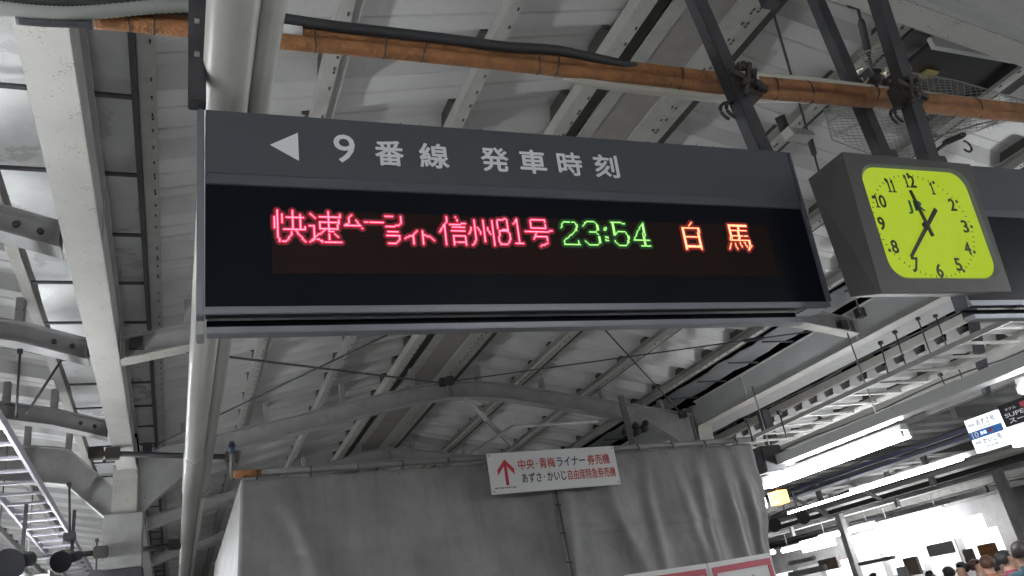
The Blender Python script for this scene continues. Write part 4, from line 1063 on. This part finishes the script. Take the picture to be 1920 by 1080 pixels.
def speaker(c, r, lb, horn='blackbox'):
    root = empty('horn_speaker', c, lb, 'speaker', 'round dark speakers')
    MB().tube([(-.02, -.02, 0), (-.05, -.10, -.03), (-.07, -.16, -.05)], [r * .35, r * .75, r], 18).build('horn', horn, root)
    MB().tube([(.0, .0, 0), (.05, .10, .03)], r * .45, 12).build('driver', 'dark', root)
    MB().bar((0, 0, r * .3), (0, .02, r + .35), .03, .015).build('bracket', 'dark', root)
speaker(at(1446, 982, X=10.2), .13, 'round dark speaker left of the pair under the amber box')
speaker(at(1500, 968, X=10.6), .12, 'round dark speaker right of the pair under the amber box')
speaker(at(40, 1052, Y=8.2), .14, 'round grey speaker at the bottom left corner by the glare')
speaker(at(134, 1046, Y=8.8), .10, 'smaller round dark speaker at the bottom left')
o = tagp(MB().tube([(0, 0, 0), (0, .6, 0)], .10, 16).build('camera_housing', 'greybeam'), 'grey camera housing between the lit box and the amber box', 'camera'); o.location = at(1437, 950, X=8.9)

# ================================================================== bird net over the clock
def netpoly(pix, Z, label, sp=.036):
    P_ = [at(px, py, Z=Z) for px, py in pix]; o0 = P_[0]
    P2 = [(p.x - o0.x, p.y - o0.y) for p in P_]
    def clip(p, d_):
        ts = []
        for i in range(len(P2)):
            a = P2[i]; b_ = P2[(i + 1) % len(P2)]; ex, ey = b_[0] - a[0], b_[1] - a[1]; den = d_[0] * ey - d_[1] * ex
            if abs(den) < 1e-9: continue
            t = ((a[0] - p[0]) * ey - (a[1] - p[1]) * ex) / den; s_ = ((a[0] - p[0]) * d_[1] - (a[1] - p[1]) * d_[0]) / den
            if 0 <= s_ <= 1: ts.append(t)
        return (min(ts), max(ts)) if len(ts) >= 2 else None
    b = MB()
    for (d_, nn) in (((.80, .60), (-.60, .80)), ((.80, -.60), (.60, .80))):
        for i in range(-80, 80):
            p = (nn[0] * i * sp, nn[1] * i * sp); r_ = clip(p, d_)
            if r_ and r_[1] - r_[0] > .03:
                segs = 10; prev = None
                for j in range(segs + 1):
                    t = r_[0] + (r_[1] - r_[0]) * j / segs; x = p[0] + d_[0] * t; y = p[1] + d_[1] * t
                    q = (x, y, .05 * math.sin(x * 3 + 1) * math.sin(y * 4) + .015 * math.sin(i * .9 + j))
                    if prev: b.bar(prev, q, .0035, .0035)
                    prev = q
    o = tagp(b.build('bird_net', 'wire'), label, 'net', 'wire bird nets over the clock'); o.location = o0; o['kind'] = 'stuff'; del o['kind']
    fr = MB(); n = len(P2)
    for i in range(n): fr.tube([(*P2[i], 0), (*P2[(i + 1) % n], 0)], .005, 6)
    fr.build('net_frame', 'wire', o)
netpoly([(1545, 205), (1600, 195), (1720, 200), (1735, 288), (1640, 292), (1560, 262)], 4.55, 'wire bird net left of the clock hangers')
netpoly([(1700, 135), (1790, 150), (1925, 190), (1925, 210), (1830, 235), (1735, 262)], 4.55, 'wire bird net at the right above the orange pipes')
netpoly([(1610, 100), (1680, 82), (1710, 130), (1640, 140)], 4.6, 'small crumpled wire net between the hangers')
# dark opening with hatch frame
ho = empty('roof_hatch', at(1780, 125, Z=5.0), 'dark rectangular opening high at the right with glints', 'hatch'); c = ho.location; L = T(*(-c))
MB().box(c.x - .55, c.x + .75, c.y - .25, c.y + .22, 4.90, 4.93).build('opening_board', 'blackbox', ho, L)
MB().box(c.x - .55, c.x + .75, c.y - .29, c.y - .255, 4.86, 4.95).build('frame_bar', 'web', ho, L)
MB().box(c.x - .35, c.x - .22, c.y - .05, c.y + .04, 4.88, 4.895).build('glint_foil', mat('yellow_foil', (.5, .42, .15), .25, metal=.6), ho, L)
# foil scraps and linkages caught over the pipes
fo = MT['fo'] = mat('crumpled_foil', (.45, .42, .3), .3, metal=.6, bump=.6, bscale=30)
FOIL = empty('foil_scrap')
for i in range(9):
    p = Vector((random.uniform(-.14, .14), random.uniform(-.05, .05), random.uniform(-.08, .08))); MB().bar(p, p + Vector((random.uniform(-.06, .06), random.uniform(-.03, .03), random.uniform(-.05, .05))), .02, .008).build('foil_piece', 'fo', FOIL)
o = tagp(FOIL, 'scraps of foil caught between the hangers above the orange pipes', 'scrap'); o.location = at(1645, 148, Y=2.5)
b = MB()
for i in range(16):
    p = Vector((random.uniform(-.16, .16), random.uniform(-.05, .05), random.uniform(-.05, .05))); b.ball(p, random.uniform(.018, .035), 8)
o = tagp(b.build('debris_clump', 'darkbrown'), 'dark clump of debris on the orange pipes between the hangers', 'debris'); o.location = at(1655, 168, Y=2.3)
b = MB(); p = [at(1745, 290, Y=3.4), at(1775, 268, Y=3.4), at(1803, 262, Y=3.4), at(1830, 285, Y=3.4)]
lk = empty('turnbuckle_linkage', p[0], 'rusty turnbuckle linkage with hook just above the clock top right', 'linkage'); L = T(*(-p[0]))
MB().tube([p[0], p[1]], .014, 8).build('rod', 'dark', lk, L)
MB().bar(p[1] - Vector((.02, 0, .0)), p[2] + Vector((.05, 0, .05)), .05, .04).build('turnbuckle', 'darkbrown', lk, L, .008)
MB().tube([p[2] + Vector((.05 * math.sin(t) + .02, 0, -.06 + .05 * math.cos(t))) for t in [math.pi * 1.3 * k / 12 for k in range(13)]], .009, 6).build('hook', 'dark', lk, L)
b = MB().tube([at(1462, 218, Z=4.9) - at(1462, 218, Z=4.9), at(1472, 245, Z=4.8) - at(1462, 218, Z=4.9)], .04, 10)
o = tagp(b.build('pipe_stub', 'rubber'), 'black pipe stub beside the purlin right of the board hanger', 'pipe'); o.location = at(1462, 218, Z=4.9)
o = tagp(MB().prism([(0, 0, 0), (.22, 0, -.02), (.25, 0, -.06), (.03, 0, -.07)], (0, .10, 0)).build('bent_bracket', 'purlin'), 'bent pale bracket hanging from the purlin left of the clock', 'bracket'); o.location = at(1478, 236, Z=4.75)

# ================================================================== far trains and crowd
def train(x, y0, y1, label, stripe):
    root = empty('commuter_train', (x, y0, 0), label, 'train', 'trains at the far platforms'); L = T(-x, -y0, 0)
    MB().box(x, x + 2.9, y0, y1, .1, 3.3).build('body', 'farwhite', root, L, .08)
    y = y0 + .8; a = None
    while y < y1 - 2:
        m4 = L @ T(x, y, 0)
        if a is None:
            a = MB().box(-.02, -.004, 0, 1.3, 1.55, 2.35).build('window', 'backlit_dim', root, m4)
            dd = MB().box(-.025, -.004, 1.6, 2.8, .2, 2.4).build('door', 'plate', root, m4)
        else: inst(a, root, M=m4); inst(dd, root, M=m4)
        y += 3.1
    return root
train(22.3, -4, 16, 'white lit train beyond the crowd at the far right', 'bluep')
train(22.3, 16.6, 46, 'white lit train beyond the lit panels', 'redframe')

CLABEL = ['second', 'third', 'fourth', 'fifth', 'sixth']
for i, (px, py, w_, h_, m_, d_) in enumerate(((1552, 1058, .9, .35, 'kiosk', 20), (1708, 1062, .5, .5, 'kiosk', 20), (1690, 1078, .25, .35, 'greybeam', 16), (1760, 1030, .8, .3, 'farwhite', 19), (1850, 1035, .5, .4, 'foam', 20), (1815, 1045, .25, .4, 'kiosk', 19), (1500, 1052, 1.2, .12, 'greybeam', 18), (1510, 1072, 1.6, .16, 'greybeam', 17), (1640, 1052, 1.4, .10, 'wire', 19))):
    p = at(px, py, X=d_); o = tagp(MB().box(0, .15, -w_ / 2, w_ / 2, -h_ / 2, h_ / 2).build('hanging_board', m_, None, None, .02), 'small unlit hanging board, %s of nine from the left on the far platform' % (['third', 'sixth', 'fifth', 'seventh', 'last', 'eighth', 'first', 'second', 'fourth'][i]), 'board', 'unlit boards over the far platform'); o.location = p
for i, (x, y) in enumerate(((20.0, 9), (20.0, 12), (20.0, 15), (20.0, 21), (20.0, 27))):
    o = tagp(MB().box(-.11, .11, -.11, .11, 0, 4.3).build('platform_column', 'farwhite', None, None, .01), 'slim pale column of the far platform, %s' % ['nearest', 'second', 'right of the first lit box', 'fourth', 'farthest'][i], 'column', 'columns of the far platform'); o.location = (x, y, 0)
SHIRTS = {}
def person(x, y, rz, shirt, hair, hgt, label, pose=0):
    """one continuous skinned body; hair is a child"""
    root = empty('person', (x, y, 0), label, 'person'); root.rotation_euler = (0, 0, rz)
    s_ = hgt / 1.72
    J = {'pel': (0, 0, .94, .135), 'wai': (0, 0, 1.08, .125), 'che': (0, 0, 1.28, .15), 'nek': (0, 0, 1.44, .06), 'hd0': (0, -.012, 1.53, .075), 'hd1': (0, -.012, 1.60, .09), 'hd2': (0, -.005, 1.66, .075)}
    E_ = [('pel', 'wai'), ('wai', 'che'), ('che', 'nek'), ('nek', 'hd0'), ('hd0', 'hd1'), ('hd1', 'hd2')]
    for sd, g_ in ((-1, 'l'), (1, 'r')):
        J['sh' + g_] = (sd * .185, 0, 1.405, .068); J['el' + g_] = (sd * .235, .02, 1.11, .045); J['wr' + g_] = (sd * .22, -.10 - .1 * pose, .90 + .15 * pose, .03)
        J['ha' + g_] = (sd * .21, -.15 - .13 * pose, .83 + .18 * pose, .033)
        J['hi' + g_] = (sd * .095, 0, .86, .095); J['kn' + g_] = (sd * .10, -.02, .49, .062); J['an' + g_] = (sd * .10, .02, .09, .043); J['to' + g_] = (sd * .11, -.14, .04, .042)
        E_ += [('che', 'sh' + g_), ('sh' + g_, 'el' + g_), ('el' + g_, 'wr' + g_), ('wr' + g_, 'ha' + g_), ('pel', 'hi' + g_), ('hi' + g_, 'kn' + g_), ('kn' + g_, 'an' + g_), ('an' + g_, 'to' + g_)]
    keys = list(J); me = D.meshes.new('body')
    me.from_pydata([tuple(c_ * s_ for c_ in J[k_][:3]) for k_ in keys], [(keys.index(a), keys.index(b_)) for a, b_ in E_], [])
    o = D.objects.new('body', me); COL.objects.link(o)
    sk = o.modifiers.new('s', 'SKIN'); sb = o.modifiers.new('d', 'SUBSURF'); sb.levels = 1
    for i, k_ in enumerate(keys):
        sv = me.skin_vertices[0].data[i]; sv.radius = (J[k_][3] * s_,) * 2; sv.use_root = (k_ == 'pel')
    dg = bpy.context.evaluated_depsgraph_get(); dg.update()
    m2 = D.meshes.new_from_object(o.evaluated_get(dg)); D.objects.remove(o)
    m2.name = 'body'
    m2.materials.clear()
    sm = SHIRTS.setdefault(shirt, mat('cloth_%d' % len(SHIRTS), shirt, .8)); sk_ = MT.setdefault('skin', mat('skin', (.48, .28, .2), .55)); tr = MT.setdefault('trousers', mat('dark_trousers', (.04, .045, .06), .8))
    for x_ in (sm, tr, sk_): m2.materials.append(x_)
    for p in m2.polygons:
        c_ = p.center / s_; p.use_smooth = True
        p.material_index = 2 if (c_.z > 1.46 or (abs(c_.x) > .17 and c_.z < 1.02 and c_.y < -.04)) else (1 if c_.z < .95 else 0)
    o = D.objects.new('body', m2); COL.objects.link(o); o.parent = root
    hm = MT.setdefault('hair%s' % str(hair), mat('hair', hair, .6))
    b = MB().ball((0, .016 * s_, 1.63 * s_), .112 * s_, 14, (.92, 1.05, .95)); hb = b.build('hair', hm, root)
    bm = bmesh.new(); bm.from_mesh(hb.data)
    kill = [v for v in bm.verts if v.co.z < 1.62 * s_ and v.co.y < -.02 * s_ or v.co.z < 1.535 * s_ or (v.co.y < -.06 * s_ and v.co.z < 1.68 * s_)]
    bmesh.ops.delete(bm, geom=kill, context='VERTS'); bm.to_mesh(hb.data); bm.free()
    f = MB(); f.ball((-.03 * s_, -.092 * s_, 1.625 * s_), .010 * s_, 6); f.ball((.03 * s_, -.092 * s_, 1.625 * s_), .010 * s_, 6); f.build('eyes', 'ink', root)
    f = MB(); f.ball((0, -.105 * s_, 1.60 * s_), .016 * s_, 6, (.8, 1, 1.3)); f.ball((-.088 * s_, 0, 1.61 * s_), .022 * s_, 6, (.4, .7, 1.2)); f.ball((.088 * s_, 0, 1.61 * s_), .022 * s_, 6, (.4, .7, 1.2)); f.build('nose_and_ears', sk_, root)
    return root
def pers(px, py, dist, rz, shirt, hair, label, pose=0):
    v = ray(px, py); hxy = math.hypot(v.x, v.y); p = CPOS + v * (dist / hxy)
    person(p.x, p.y, rz, shirt, hair, (p.z + .08), label, pose)
BK = (.012, .011, .012)
pers(1886, 1046, 11.5, 1.0, (.30, .05, .09), BK, 'person in a dark red jacket with black hair at the lower right')
pers(1915, 1032, 9.8, 2.2, (.03, .07, .09), (.03, .018, .018), 'person in a teal jacket cut by the right edge', 1)
pers(1903, 1052, 14.0, -1.5, (.14, .16, .2), BK, 'person in a grey coat between the red and teal jackets')
pers(1850, 1055, 12.5, 2.6, (.38, .15, .10), (.08, .035, .02), 'person with reddish brown hair and an orange top in the crowd')
pers(1832, 1060, 14, .4, (.32, .26, .22), (.05, .02, .015), 'person with dark brown hair left of the orange top')
pers(1802, 1066, 14, -2.0, (.06, .06, .08), BK, 'person with black hair low in the crowd')
pers(1778, 1074, 14.5, 2.8, (.08, .08, .16), BK, 'person with dark hair leftmost of the crowd')
pers(1871, 1064, 17, 1.2, (.5, .5, .48), BK, 'small far person in a white shirt behind the crowd')
pers(1745, 1078, 20, 1.2, (.4, .4, .42), BK, 'distant person whose head only just shows at the bottom')
pers(1640, 1082, 21, .5, (.3, .2, .16), BK, 'distant person hidden below the first lit panel')

# loose cables clipped along the far side of the right girder
for i, (kk, hh, sag, r_, mm, lb) in enumerate(((4.18, 2.3, .05, .012, 'rubber', 'black cable sagging just beyond the ladder tray'), (4.42, 2.2, .07, .01, 'dark', 'thin dark cable above the white wireway'),
        (4.62, 2.1, .03, .014, 'pipegrey', 'grey cable resting near the white wireway'), (3.12, 2.75, .04, .012, 'rubber', 'black cable along the gutter beyond the white girder'), (5.75, 2.3, .08, .014, 'dark', 'dark cable sagging beyond the bright lamp'), (7.2, 2.4, .1, .02, 'rubber', 'black cable beyond the thin strip light'), (8.9, 2.2, .1, .02, 'dark', 'dark cable beside the olive cream beam'))):
    pts_ = [Vector((0, y * .5, -sag * abs(math.sin(y * .5 * 1.1 + i)) + random.uniform(-.008, .008))) for y in range(0, 50)]
    o = tagp(MB().tube(pts_, r_, 6).build('loose_cable', mm), lb, 'cable', 'loose cables beyond the white girder'); o.location = (kk * hh, -1, 1.5 + hh)
